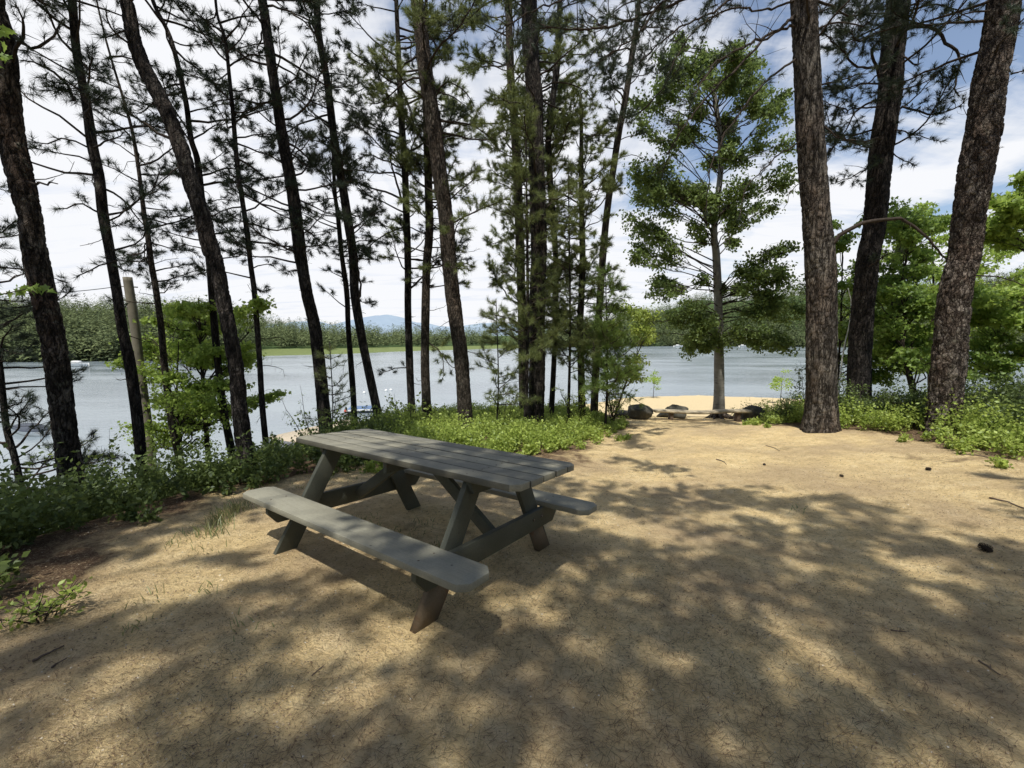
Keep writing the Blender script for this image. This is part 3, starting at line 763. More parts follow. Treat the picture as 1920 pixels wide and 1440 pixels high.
pine('pale pine with dead stubs leaning right at the right edge of the central clump',
     [(1195, 30, 9), (1188, 83, 10), (1173, 183, 11), (1160, 250, 12), (1150, 317, 12), (1140, 383, 12), (1132, 460, 13), (1125, 560, 13), (1119, 660, 14), (1113, 795, 15)],
     11.4, 'bark_far', 11, (6.4, 11, .25), (.6, 1.5), sides=16, group=G2,
     extra=[([(1152, 300, 11.4), (1180, 292, 11.2), (1215, 300, 11.), (1235, 315, 10.9)], .012, 0, .5, .2), ([(1150, 350, 11.4), (1165, 358, 11.2), (1183, 372, 11.)], .012, 0, .5, .2), ([(1160, 215, 11.4), (1145, 180, 11.3), (1130, 170, 11.2)], .014, .5)])

def white_pine(label, x, D, top_py, base_py, D_w, mat_='needle_bright', nb=46, Lmax=1.4, nl=.13, low=.3, lean=0, tufts_n=28):
    b = at(x, base_py, D); b[2] = float(ground_z(b[0], b[1])); t = at(x + lean, top_py, D)
    P = np.array([b - [0, 0, .1], b * .6 + t * .4, t]); P[1, 0] += .05
    root = thing('young_pine', label, 'tree', b, 'young white pines')
    mb, Q, rr = trunk_mesh(P, [D_w, D_w * .7, .008], 12, .12, .15)
    mb.build('trunk', M['bark_dark'], root, b, True)
    mbB = MB(); tf = []
    H = t[2] - b[2]
    nb = int(nb * 1.7)
    for i in range(nb):
        f = low + (1 - low) * (i + rng.uniform(0, 1)) / nb
        j = int(f * (len(Q) - 1)); a = rng.uniform(0, 6.283)
        l = Lmax * (1 - f) ** .75 * rng.uniform(.6, 1.1) + .15
        d = np.array([math.cos(a), math.sin(a), rng.uniform(.05, .55)])
        grow(mbB, tf, Q[j], d, l, .005 + l * .008, lift=.05, bare=.15, sp=.08)
    mb = MB(); needles(mb, np.array([q[0] for q in tf]), np.array([q[1] for q in tf]), nl, int(tufts_n * 1.4), width=max(.0034, D * .00062), spread=.62)
    crown(mb, mbB, mat_, 'twig', root, b)
white_pine('young white pine with dense drooping needles in front of the thickest central pine', 985, 9.0, 175, 800, .05, nb=40, Lmax=1.35, mat_='needle_lit')
white_pine('small bright green white pine spreading toward the birch', 1135, 9.8, 500, 795, .03, nb=34, Lmax=1.6)
white_pine('bushy young white pine filling the right side of the central clump', 1065, 10.0, 290, 800, .04, nb=40, Lmax=1.35, mat_='needle_lit')
white_pine('sparse white pine sapling at the foot of the straight dark pine left of the table', 618, 7.0, 640, 830, .012, nb=16, Lmax=.45, mat_='needle_lit', nl=.1, tufts_n=18)
white_pine('low white pine sapling left of the thickest central pine', 930, 8.8, 560, 800, .02, nb=16, Lmax=.95, mat_='needle_lit')

pine('little leaning pine at the left edge, its boughs hanging over the boat',
     [(-14, 600, 12), (0, 690, 14), (12, 800, 16), (28, 860, 16), (43, 935, 18)], 6.0, 'bark_dark', 4., (-1.2, 3.8, .09), (.5, 1.1), sides=14, group=G1)

# ---- the three big pines on the right
G3 = 'big pines at the right of the clearing'
pine('broad greyish red pine leftmost of the three big right hand pines, its base bare',
     [(1506, -40, 43), (1507, 0, 44), (1513, 133, 46), (1520, 267, 50), (1530, 400, 52), (1537, 480, 57), (1540, 560, 58), (1540, 640, 59), (1540, 745, 60), (1538, 790, 64), (1537, 808, 68)],
     7.8, 'bark_grey', 14, (6.5, 13.5, .3), (.8, 2.), sides=72, step=.025, plate=.018, group=G3, flare=.22, rough=.03,
     extra=[([(1495, 25, 7.8), (1460, 55, 7.5), (1400, 85, 7.2), (1340, 120, 7.), (1290, 200, 6.8)], .028, .25, .3),
            ([(1495, 45, 7.8), (1440, 70, 7.6), (1380, 130, 7.3), (1310, 200, 7.1), (1270, 260, 7.), (1240, 330, 6.9)], .022, .15, .3),
            ([(1500, 105, 7.8), (1440, 150, 7.6), (1395, 200, 7.5), (1350, 270, 7.4), (1330, 330, 7.3), (1325, 400, 7.3)], .02, .15, .3),
            ([(1505, 265, 7.8), (1460, 290, 7.6), (1430, 320, 7.4), (1400, 350, 7.3), (1385, 410, 7.2)], .014, .1, .2),
            ([(1505, -30, 7.8), (1420, -50, 7.6), (1280, 0, 7.4), (1170, 42, 7.2), (1100, 55, 7.1), (1010, 50, 7.)], .035, 1., .35, .35),
            ([(1490, -40, 7.8), (1380, -60, 7.5), (1250, 0, 7.2), (1200, 60, 7.1), (1130, 110, 7.)], .03, 1., .35, .35),
            ([(1500, -60, 7.8), (1420, -30, 7.5), (1340, 20, 7.3), (1260, 60, 7.1), (1200, 120, 7.)], .026, .9, .3, .35),
            ([(1490, 0, 7.8), (1430, 20, 7.6), (1370, 15, 7.4), (1300, 60, 7.3), (1250, 140, 7.2)], .02, .5, .3, .35),
            ([(1400, -60, 7.4), (1250, -40, 7.2), (1120, -20, 7.), (1000, 20, 6.9), (930, 60, 6.9)], .024, 1., .3, .35),
            ([(1520, 60, 7.8), (1570, 40, 7.6), (1620, 50, 7.5), (1650, 20, 7.4)], .018, .8, .2), ([(1530, 330, 7.8), (1490, 350, 7.6), (1470, 390, 7.5)], .01, .0, .2),
            ([(1548, 470, 7.7), (1580, 437, 7.6), (1630, 416, 7.5), (1685, 411, 7.4), (1718, 428, 7.3), (1748, 456, 7.2), (1775, 485, 7.1)], .042, 0, .5, .12),
            ([(1530, 160, 7.8), (1580, 150, 7.6), (1640, 130, 7.6)], .016, .8, .2), ([(1535, 230, 7.8), (1580, 260, 7.6), (1630, 275, 7.6)], .014, .7, .2)])
pine('dark charcoal pine standing behind and between the other two big right hand pines',
     [(1690, -40, 43), (1685, 0, 43), (1673, 100, 43), (1670, 167, 43), (1657, 250, 45), (1647, 333, 44), (1638, 433, 43), (1627, 490, 44), (1618, 580, 44), (1613, 647, 45), (1610, 760, 48)],
     9.2, 'bark_dark', 14, (5.2, 13.5, .28), (.8, 2.), sides=56, step=.03, plate=.014, group=G3, foliage=1.,
     extra=[([(1650, 150, 9.1), (1635, 100, 8.9), (1655, 60, 8.8), (1665, 0, 8.7)], .03, .4), ([(1650, 260, 9.), (1600, 265, 8.8), (1560, 250, 8.6), (1530, 262, 8.5)], .02, 1.),
            ([(1690, 55, 9.1), (1740, 50, 8.9), (1780, 85, 8.7), (1800, 110, 8.7), (1790, 160, 8.6), (1795, 180, 8.6)], .035, .25, .2), ([(1690, 200, 9.1), (1740, 215, 8.8), (1790, 205, 8.6), (1810, 185, 8.5)], .022, 1., .1, .42),
            ([(1665, 280, 9.1), (1700, 305, 8.9), (1712, 310, 8.8)], .014, 1.), ([(1665, 120, 9.1), (1610, 125, 8.8), (1560, 75, 8.7), (1540, 60, 8.6)], .026, .9, .1, .4), ([(1680, 100, 9.1), (1720, 120, 8.9), (1722, 100, 8.8)], .02, .8), ([(1625, 500, 9.), (1660, 480, 8.7), (1690, 468, 8.5)], .014, 1., .1, .5), ([(1700, 20, 9.1), (1760, 10, 8.9), (1830, 40, 8.7)], .018, 1., .1, .45), ([(1660, 300, 9.1), (1600, 330, 8.9), (1560, 345, 8.7)], .015, .9, .1, .4), ([(1665, 130, 9.1), (1600, 165, 8.8), (1550, 160, 8.6)], .016, 1., .1, .45), ([(1650, 200, 9.1), (1590, 205, 8.9), (1540, 190, 8.7)], .018, 1., .1, .45), ([(1655, 240, 9.1), (1710, 250, 8.9), (1760, 262, 8.7)], .018, 1., .1, .45), ([(1665, 170, 9.1), (1720, 160, 8.9), (1770, 130, 8.7)], .018, 1., .1, .45)])
pine('flaky plated pine leaning right, nearest the right edge of the photo',
     [(1890, -40, 58), (1883, 0, 60), (1870, 83, 61), (1853, 167, 64), (1843, 250, 66), (1830, 317, 67), (1817, 400, 63), (1807, 480, 62), (1796, 520, 62), (1789, 563, 64), (1780, 663, 68), (1772, 747, 66), (1766, 800, 64)],
     6.9, 'bark_flaky', 14, (5.8, 13.5, .3), (.7, 1.8), sides=72, step=.025, plate=.024, group=G3, flare=.2, rough=.04,
     extra=[([(1895, 140, 6.9), (1910, 135, 6.8), (1930, 130, 6.7)], .014, 1., .1, .4), ([(1815, 515, 6.9), (1850, 518, 6.8), (1885, 522, 6.7), (1925, 538, 6.6)], .014, .0, .3, .3), ([(1850, 20, 6.9), (1800, 30, 7.), (1760, 50, 7.)], .014, .9, .1, .4)])

# ------------------------------------------------------------------ broadleaf trees
def broadleaf(name, label, trunk_pts, D, w, bark, leafmat, blobs, nleaf, lsize, maple=False, group=None, nl_per=26, leafscale=1., up=.6, cat='tree', zflat=.6, stems=1, bot=True):
    """blobs: (px, py, D, radius_m, weight) leaf masses, each joined to the trunk by a limb"""
    P = [at(px, py, D + (d if d else 0)) for px, py, d in trunk_pts][::-1]
    r = list(np.linspace(w, max(.006, w * .25), len(P)))
    b = P[0].copy()
    if bot:
        g = float(ground_z(b[0], b[1])) - .08
        if g < b[2]: P = [np.array([b[0], b[1], g])] + P; r = [w] + r
    b = P[0].copy()
    root = thing(name, label, cat, b, group)
    mb, Q, rr = trunk_mesh(P, r, 18, .06, .35, .05, 0., .3)
    mb.build('trunk', M[bark], root, b, True)
    mbB = MB(); mbL = MB()
    tot = sum(q[4] for q in blobs)
    for (px, py, d, rad, wt) in blobs:
        c = at(px, py, d)
        cz = max(c[2] - (.2 + .42 * np.linalg.norm(c[:2] - Q[len(Q) // 2][:2])), min(c[2], b[2] + .36 * (Q[-1][2] - b[2])))
        dist = np.linalg.norm(Q - np.array([c[0], c[1], cz]), axis=1)
        j = int(np.argmin(dist)); s = Q[j]
        mid = s * .5 + c * .5 + np.array([0, 0, .02]) + rng.normal(size=3) * .1
        LB = resample([s, s * .7 + c * .3 + rng.normal(size=3) * .1 + [0, 0, .1], s * .35 + c * .65 + rng.normal(size=3) * .12 + [0, 0, .06], c], 8); mbB.tube(LB, np.linspace(min(rr[j] * .6, .02), .004, 8), 5, cap=False)
        n = int(nleaf * wt / tot); nt_ = max(3, n // nl_per)
        tips = c + rv(nt_) * (rng.uniform(0, 1, (nt_, 1)) ** .45) * rad * np.array([1, 1, zflat])
        allp = []
        for tp in tips:
            k = rng.integers(3, 8); st = LB[k]
            q = resample([st, st * .5 + tp * .5 + rng.normal(size=3) * .05 + [0, 0, .04], tp], 6)
            mbB.tube(q, np.linspace(.0045, .0018, 6), 3, cap=False)
            m = nl_per; f = rng.uniform(.35, 1.05, m)[:, None]
            base_ = q[0] * (1 - f) + q[-1] * f
            allp.append(base_ + rng.normal(size=(m, 3)) * np.array([.09, .09, .05]) * (.5 + rad * .5))
        allp = np.vstack(allp)
        if maple: maple_leaves(mbL, allp, lsize, up)
        else: leaves(mbL, allp, lsize, up * .75, aspect=.75, droop=.6)
    crown(mbL, mbB, leafmat, 'twig', root, b)
    return root

# birch by the bench
rb = np.random.default_rng(3)
bl = []
for i in range(120):
    t = rb.uniform(0, 1); py = 640 - t * 560
    half = float(np.interp(py, [90, 130, 200, 300, 400, 500, 590, 650], [70, 120, 150, 160, 170, 175, 175, 150]))
    bl.append((1350 - 22 * t + rb.uniform(-1, 1) * half, py + rb.normal() * 10, 12.7 + rb.uniform(-1.2, 1.0), rb.uniform(.22, .5), rb.uniform(.5, 1.3)))
bl += [(1300, 625, 12.2, .4, 1), (1395, 620, 12.2, .4, 1), (1330, 600, 12.2, .35, 1), (1420, 590, 12.4, .4, 1), (1265, 600, 12.2, .4, 1), (1230, 545, 12.4, .5, 1.2), (1450, 560, 12.2, .5, 1.2), (1470, 500, 12.4, .4, 1), (1235, 440, 12.4, .4, 1), (1420, 640, 12., .4, 1), (1480, 645, 11.6, .35, .8), (1290, 655, 12.5, .3, .6)]
broadleaf('birch_tree', 'birch with pale banded trunk and small dark green leaves standing right behind the plank bench',
          [(1322, 95, 0), (1340, 180, 0), (1352, 300, 0), (1339, 430, 0), (1343, 480, 0), (1347, 580, 0), (1348, 663, 0), (1348, 747, 0), (1346, 785, 0)],
          12.9, .17, 'bark_birch', 'leaf_birch', bl, 66000, .085, nl_per=24, zflat=1.0)
def ring(cx, cy, rx, ry, n, D, rad=(.35, .6), dj=.9):
    o = []
    for i in range(n):
        a = rb.uniform(0, 6.28); q = rb.uniform(0, 1) ** .5
        o.append((cx + rx * q * math.cos(a), cy + ry * q * math.sin(a), D + rb.uniform(-dj, dj), rb.uniform(*rad), 1))
    return o
# left understory maple
bl = []
for i in range(34):
    a = rb.uniform(0, 6.28); q = rb.uniform(0, 1) ** .5
    bl.append((385 + 105 * q * math.cos(a), 690 + 130 * q * math.sin(a), 8.6 + rb.uniform(-.8, .8), rb.uniform(.22, .42), 1))
bl += [(490, 565, 7.2, .2, .7), (455, 580, 7.3, .2, .6), (505, 745, 8.2, .25, .6), (520, 735, 8.2, .18, .4), (330, 575, 8.4, .3, 1), (215, 680, 7.8, .15, .5), (290, 600, 8.3, .25, .6)]
broadleaf('maple_tree', 'sunlit yellow green young maple filling the gap between the leaning pine and the utility pole',
          [(372, 560, 0), (376, 640, 0), (382, 740, 0), (390, 850, 0)], 8.7, .05, 'bark_far', 'leaf_maple', bl, 12500, .075, True, nl_per=15, zflat=.4)
bl = ring(330, 790, 100, 60, 16, 8.3) + ring(300, 680, 50, 80, 8, 8.6)
broadleaf('maple_tree', 'low spreading sunlit maple sapling at the foot of the taller maple by the utility pole',
          [(335, 640, 0), (332, 740, 0), (340, 870, 0)], 8.4, .03, 'bark_far', 'leaf_maple', bl, 7000, .06, False, nl_per=20, zflat=.5)
bl = ring(1165, 640, 65, 80, 14, 10.6, (.25, .45))
broadleaf('maple_tree', 'bushy green sapling with a slanting stem at the right side of the central clump',
          [(1215, 620, 0), (1180, 700, 0), (1150, 790, 0)], 10.6, .03, 'bark_far', 'leaf_shrub', bl, 6000, .065, False, nl_per=20, zflat=.5)
# right maples
broadleaf('maple_tree', 'green maple with a forked crooked trunk between the charcoal pine and the flaky pine',
          [(1700, 480, 0), (1690, 540, 0), (1697, 600, 0), (1692, 650, 0), (1705, 700, 0), (1722, 770, 0)], 10.0, .06, 'bark_far', 'leaf_maple_deep',
          ring(1710, 560, 80, 90, 22, 10.2) + ring(1700, 430, 80, 45, 14, 10.) + ring(1680, 665, 80, 30, 7, 10.4) + ring(1655, 560, 45, 90, 10, 10.6), 11500, .095, True, nl_per=14, zflat=.38)
broadleaf('maple_tree', 'bright leaved maple reaching in from the right edge beyond the flaky pine',
          [(1960, 420, 0), (1975, 540, 0), (1985, 700, 0), (1990, 800, 0)], 8.6, .06, 'bark_far', 'leaf_maple',
          ring(1890, 410, 60, 45, 10, 8.6, (.2, .4)) + ring(1900, 590, 60, 80, 14, 9.2) + [(1915, 330, 8, .15, .5), (1860, 440, 8.4, .3, 1)], 6500, .105, True, nl_per=13, zflat=.38)
broadleaf('maple_tree', 'leafy maple showing through the gap between the reddish and the charcoal pine',
          [(1580, 430, 0), (1578, 560, 0), (1572, 700, 0), (1570, 790, 0)], 11.5, .04, 'bark_far', 'leaf_maple_deep',
          ring(1580, 560, 45, 100, 14, 11.6, (.25, .45)) + ring(1575, 440, 20, 60, 4, 11.5, (.15, .3)) + ring(1660, 690, 60, 50, 9, 11.5) + ring(1600, 660, 50, 60, 8, 11.5), 9500, .08, False, nl_per=20, zflat=.4)
broadleaf('maple_tree', 'low spreading yellow green maple behind the shrubs right of the charcoal pine',
          [(1690, 655, 0), (1700, 700, 0), (1712, 760, 0)], 11.2, .04, 'bark_birch', 'leaf_maple',
          ring(1680, 640, 60, 35, 12, 11.3, (.25, .45)), 4000, .085, True, nl_per=14, zflat=.35)
broadleaf('maple_tree', 'dark leafy bush tree behind the right hand shrubs beyond the flaky pine',
          [(1870, 640, 0), (1872, 700, 0), (1878, 790, 0)], 9.6, .03, 'bark_far', 'leaf_maple_deep',
          ring(1850, 690, 55, 35, 9, 9.6, (.2, .35)) + ring(1850, 580, 50, 70, 14, 10, (.25, .4)), 6500, .08, True, nl_per=14, zflat=.38)
broadleaf('maple_tree', 'tall light leaved maple filling the view behind the charcoal and flaky pines',
          [(1745, 400, 0), (1750, 540, 0), (1742, 700, 0), (1748, 790, 0)], 12.0, .05, 'bark_far', 'leaf_maple',
          ring(1740, 500, 110, 110, 26, 12.2) + ring(1860, 520, 80, 90, 12, 12.2) + ring(1640, 600, 60, 70, 8, 12.4), 11000, .09, False, nl_per=20, zflat=.45)
# thin white birch
def slim(name, label, pts, D, r0, matn, cat, leaf=None):
    P = [at(px, py, D) for px, py in pts][::-1]; b = P[0].copy(); b[2] = float(ground_z(b[0], b[1]))
    P = [b - [0, 0, .1]] + P
    root = thing(name, label, cat, b)
    mb, Q, rr = trunk_mesh(P, np.linspace(r0, r0 * .4, len(P)), 10, .08, .2); mb.build('trunk', M[matn], root, b, True)
    return root
slim('birch_sapling', 'thin crooked white birch stem left of the charcoal pine', [(1590, 540), (1596, 570), (1592, 610), (1583, 650), (1577, 690), (1572, 740)], 10.6, .022, 'white', 'tree')
# bushes, each its own plant
def bush(label, px, py_base, D, h, w, nleaf, lsize, leafmat, maple=False, stems=5, bare=.25, name='shrub', group=None, cat='shrub', xy=None, nl_up=.55):
    if xy is None: b = at(px, py_base, D)
    else: b = np.array([xy[0], xy[1], 0.])
    b[2] = float(ground_z(b[0], b[1]))
    root = thing(name, label, cat, b, group)
    mbB = MB(); pts = []
    for s in range(stems):
        a = rng.uniform(0, 6.28); d = np.array([math.cos(a) * w / h * .6, math.sin(a) * w / h * .6, 1.])
        P = path(b + rng.normal(size=3) * [.03, .03, 0], d, h * rng.uniform(.6, 1.05), 8, .12, .02)
        mbB.tube(P, np.linspace(.003 + .006 * h, .0018, 8), 4, cap=False)
        for k in range(int(5 + 7 * h)):
            t = rng.uniform(bare, 1); i = int(t * 6.99); q0 = P[i]
            e = path(q0, rv(1)[0] * [1, 1, .4] + [0, 0, .25], w * rng.uniform(.2, .5) * (1.2 - t * .6), 4, .15, .03)
            mbB.tube(e, [.003, .0025, .002, .0015], 3, cap=False); pts.append(e)
    per = max(3, nleaf // max(1, len(pts)))
    A = []
    for e in pts:
        f = rng.uniform(.2, 1.0, per) * 2.999; i = f.astype(int); f = (f - i)[:, None]
        A.append(e[i] * (1 - f) + e[i + 1] * f + rng.normal(size=(per, 3)) * .018)
    mbL = MB(); A = np.vstack(A)
    if maple: maple_leaves(mbL, A, lsize, nl_up)
    else: leaves(mbL, A, lsize, nl_up, aspect=.5, droop=.05)
    crown(mbL, mbB, leafmat, 'twig', root, b, 'foliage')
    return root
bush('tall pale leaved shrub against the water right of the far left pine', 160, 900, 6.6, 1.75, 1.1, 1700, .05, 'leaf_shrub', stems=9)
bush('leafy shrub rising from the dark thicket between the two leftmost pines', 205, 900, 6.8, 1.2, .9, 1200, .05, 'leaf_maple', stems=8)
bush('pale shrub with long airy stems between the far left pine and its slim neighbour', 235, 905, 7.4, 2.2, 1.2, 1500, .05, 'leaf_shrub', stems=9)
bush('low bright shrub at the foot of the thin pine beside the utility pole', 330, 890, 7.4, 1.2, 1.1, 1200, .055, 'leaf_shrub', stems=8)
bush('broad leaved shrub behind the far edge of the table top', 770, 800, 8.2, 1.0, 1.1, 700, .075, 'leaf_shrub', stems=8)
bush('bright shrub with layered leaves just behind the middle of the table', 730, 800, 7.6, .7, 1.0, 650, .06, 'leaf_shrub', stems=8)
bush('airy sapling with tiny leaves against the water left of the straight dark pine', 590, 830, 7.4, 1.3, .6, 420, .035, 'leaf_shrub', stems=3)
bush('small dark leaved shrub beside the leaning pine base', 490, 880, 6.0, .6, .6, 420, .06, 'leaf_shrub_dark', maple=True, stems=6)
bush('bright yellow green seedling bush alone on the needles at the lower left', 75, 1140, 2.05, .24, .36, 230, .036, 'leaf_shrub', stems=6, bare=.35)
bush('tall dark leaved shrub between the reddish pine and the charcoal pine', 1585, 790, 8.6, 1.1, .9, 1300, .05, 'leaf_shrub_dark', stems=9)
bush('dense dark green shrub left of the foot of the flaky pine', 1690, 800, 7.9, .95, 1.0, 1500, .055, 'leaf_shrub_dark', stems=10)
bush('tall leafy shrub right of the foot of the flaky pine', 1850, 820, 7.2, 1.0, 1.1, 1500, .055, 'leaf_shrub_dark', stems=10)
bush('dark shrub spilling over the boulder at the left foot of the reddish pine', 1480, 800, 9.2, .7, .9, 1100, .05, 'leaf_shrub_dark', stems=8)
bush('wispy shrub beside the right end boulder', 1440, 775, 11.2, .9, .6, 480, .05, 'leaf_shrub', stems=6)
bush('thin branching shrub leaning left from the base of the reddish pine', 1490, 790, 10.2, 1.7, 1.2, 900, .055, 'leaf_shrub_dark', stems=5, bare=.4)
bush('leafy undergrowth shrub at the right edge of the central clump', 1150, 790, 10.6, 1.9, 1.1, 1500, .055, 'leaf_shrub', stems=9)
bush('twiggy leafy shrub at the left foot of the central clump', 945, 800, 10., 1.1, .9, 800, .05, 'leaf_shrub', stems=8)
bush('slender leafy shrub among the stems right of the thickest central pine', 1085, 795, 10.0, 1.4, .8, 900, .05, 'leaf_shrub', stems=7)

# saplings on the beach
def sapling(px, py, D, h, label):
    b = at(px, py, D); b[2] = float(ground_z(b[0], b[1]))
    root = thing('sapling', label, 'tree', b)
    mb, Q, rr = trunk_mesh([b - [0, 0, .1], b + [0.03, 0, h * .6], b + [0, 0, h * .95]], [.035, .03, .015], 8, .2, .1); mb.build('trunk', M['bark_far'], root, b, True)
    mb = MB(); P = []
    for q in range(13):
        c = b + [0, 0, h * .72] + rng.normal(size=3) * np.array([.15, .15, .12]) * h; P.append(c + rng.normal(size=(42, 3)) * h * np.array([.065, .065, .04]))
    leaves(mb, np.vstack(P), .17, .5, aspect=.8)
    mb.build('crown', M['leaf_lime'], root, b)
sapling(1225, 741, 50, 3.0, 'lime green sapling with a round crown standing on the beach left of the birch')
sapling(1463, 752, 44, 3.2, 'lime green sapling on the beach just left of the reddish pine')

# ------------------------------------------------------------------ ground cover (nobody could count it)
def cover():
    mbL = MB(); mbD = MB()
    n = 17000
    x = rng.uniform(-12, 15, n); y = rng.uniform(-.6, 17, n)
    sd = poly_sd(x, y, CLEAR); so = poly_sd(x, y, RIM)
    edge = .38 * fbm(x * 1.1, y * 1.1, 4.)
    inb = (y > 12.0) & (x > 2.4) & (x < 8.2)
    keep = (sd > .12 + edge) & (so < 4.5) & ~inb & (np.abs(x) < 1.5 * y + 3)
    keep &= rng.uniform(size=n) < np.where(so > .5, .75, 1.) * np.clip(.12 + sd * 1.5, 0, 1)
    strag = (sd > -.35) & (sd < .3) & (rng.uniform(size=n) < .10) & ~inb & (y > 1.5) & (np.abs(x) < 1.5 * y + 3); keep |= strag
    x, y, sd, so = x[keep], y[keep], sd[keep], so[keep]; z = ground_z(x, y)
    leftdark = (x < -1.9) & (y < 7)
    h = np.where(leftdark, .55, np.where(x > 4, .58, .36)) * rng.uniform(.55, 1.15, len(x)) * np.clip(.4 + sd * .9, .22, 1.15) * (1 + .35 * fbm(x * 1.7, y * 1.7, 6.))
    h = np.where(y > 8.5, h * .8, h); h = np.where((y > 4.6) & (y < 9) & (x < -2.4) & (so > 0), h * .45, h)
    for mb, msk in ((mbD, leftdark | ((x > 5) & (sd > .9))), (mbL, ~(leftdark | ((x > 5) & (sd > .9))))):  # shaded ground gets a darker leaf copy, sunlit ground a lighter one
        X, Y, Z, H = x[msk], y[msk], z[msk], h[msk]
        for i in range(len(X)):
            ns = 5
            a = rng.uniform(0, 6.28, ns); sp_ = rng.uniform(.15, .6, ns)
            tip = np.stack([X[i] + np.cos(a) * sp_ * H[i], Y[i] + np.sin(a) * sp_ * H[i], Z[i] + H[i] * rng.uniform(.6, 1.1, ns)], 1)
            b = np.array([X[i], Y[i], Z[i]])
            per = 17; f = rng.uniform(.25, 1.05, (ns, per, 1))
            P = b + (tip[:, None, :] - b) * f + rng.normal(size=(ns, per, 3)) * .03
            mb._q = getattr(mb, '_q', []); mb._q.append(P.reshape(-1, 3)); 
            mb._s = getattr(mb, '_s', []); mb._s.append((np.repeat(b[None], ns, 0), tip))
        P = np.vstack(mb._q); leaves(mb, P, .056, .5, aspect=.58, droop=.0)
        B = np.vstack([q[0] for q in mb._s]); T_ = np.vstack([q[1] for q in mb._s])
        s = np.cross(T_ - B, rv(len(B))); s = s / (np.linalg.norm(s, axis=1)[:, None] + 1e-9) * .0022
        mb.add(np.stack([B - s, B + s, T_], 1).reshape(-1, 3), np.arange(len(B) * 3).reshape(-1, 3), 0.)
    tag(mbL.build('undergrowth', M['leaf_shrub']), 'low sunlit leafy undergrowth bordering the sand behind the table and at the right', 'ground cover', kind='stuff')
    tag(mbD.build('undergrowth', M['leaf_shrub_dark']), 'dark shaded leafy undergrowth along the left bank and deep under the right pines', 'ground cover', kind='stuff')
    # grass tufts
    mb = MB()
    spots = [(430, 965), (415, 980), (450, 955), (400, 1000), (335, 1020), (345, 1010), (395, 1030), (365, 1000), (600, 905), (560, 915), (660, 900), (700, 990), (740, 1000), (780, 1010), (680, 975), (820, 1020), (720, 1020), (790, 985), (760, 1030), (650, 1000), (240, 1180), (470, 1170), (1240, 845), (520, 900), (1510, 960), (270, 1130), (380, 1110)]
    gp = []
    for (px, py) in spots:
        a_, b_ = ray(px, py); Dd = 1.0
        for _ in range(30):
            zz = float(ground_z(a_ * Dd, Dd)); Dd = Dd + .5 * ((zz - CAMH) / b_ - Dd)
        gp.append((a_ * Dd, Dd, float(ground_z(a_ * Dd, Dd))))
    for gi, (gx, gy, gz) in enumerate(gp):
        m = 60 if gi < 4 else 14; L_ = (.16 if gi < 4 else .07)
        q = np.array([gx, gy, gz]) + rng.normal(size=(m, 3)) * [.06, .06, 0]
        d = rv(m) * .55 + [0, 0, 1]; d /= np.linalg.norm(d, axis=1)[:, None]; s = np.cross(d, rv(m)); s = s / np.linalg.norm(s, axis=1)[:, None] * .003
        l = L_ * rng.uniform(.5, 1.2, (m, 1)); mid = q + d * l * .55; tip = mid + (d * [1.3, 1.3, .55]) * l * .5
        V = np.stack([q - s, q + s, mid + s * .7, tip, mid - s * .7], 1)
        base = mb.n; mb.v.append(V.reshape(-1, 3)); mb.a.append(np.repeat(rng.uniform(0, 1, m), 5)); mb.n += m * 5
        mb.f3.append(np.stack([np.arange(m) * 5 + 2, np.arange(m) * 5 + 3, np.arange(m) * 5 + 4], 1) + base)
        mb.f4.append(np.stack([np.arange(m) * 5, np.arange(m) * 5 + 1, np.arange(m) * 5 + 2, np.arange(m) * 5 + 4], 1) + base)
    tag(mb.build('grass', M['grass']), 'sparse grass tufts at the edge of the sand left of the near seat', 'grass', kind='stuff')
    # fallen needles and bark bits
    mb = MB(); n = 85000
    D_ = np.exp(rng.uniform(math.log(.85), math.log(11), n)); k = rng.uniform(-1.35, 1.35, n); x = k * D_; y = D_
    dn = .35 + .65 * smooth(fbm(x * .8, y * .8, 9.) * .8 + .5); sd = poly_sd(x, y, CLEAR)
    kp = (rng.uniform(size=n) < np.maximum(dn, smooth(sd + 1)) * .9) & (poly_sd(x, y, RIM) < .3)
    x, y = x[kp], y[kp]; m = len(x); z = ground_z(x, y) + .004
    a = rng.normal(.5, 1.1, m); L_ = rng.uniform(.02, .075, m); wd = .0010 + .00030 * y
    d = np.stack([np.cos(a), np.sin(a), rng.normal(size=m) * .12], 1) * L_[:, None] / 2; s = np.stack([-np.sin(a), np.cos(a), 0 * a], 1) * wd[:, None] / 2
    c = np.stack([x, y, z + .002], 1); bend = s * rng.normal(size=(m, 1)) * .7
    V = np.stack([c - d - s, c + bend - s * 1.0, c + d, c + bend + s], 1)
    mb.add(V.reshape(-1, 3), np.arange(m * 4).reshape(-1, 4), np.repeat(rng.uniform(0, 1, m), 4))
    mm, nt, out = mat('fallen_needles'); aa = N(nt, 'Attribute', attribute_name='var').outputs['Fac']
    bsdf(nt, out, ramp(nt, aa, [(0., (.045, .028, .018)), (.45, (.12, .07, .04)), (.75, (.30, .21, .12)), (1., (.55, .43, .27))]), .8, None)
    tag(mb.build('needle_litter', mm), 'dry brown pine needles scattered over the sand', 'pine needles', kind='stuff')
    # wood chips / coarse grit
    mb = MB(); n = 20000
    D_ = np.exp(rng.uniform(math.log(.85), math.log(6), n)); x = rng.uniform(-1.35, 1.35, n) * D_; y = D_
    kp = (poly_sd(x, y, CLEAR) < .4) & (rng.uniform(size=n) < .3 + .7 * smooth(fbm(x * 1.2, y * 1.2, 3.) + .4)); x, y = x[kp], y[kp]; m = len(x)
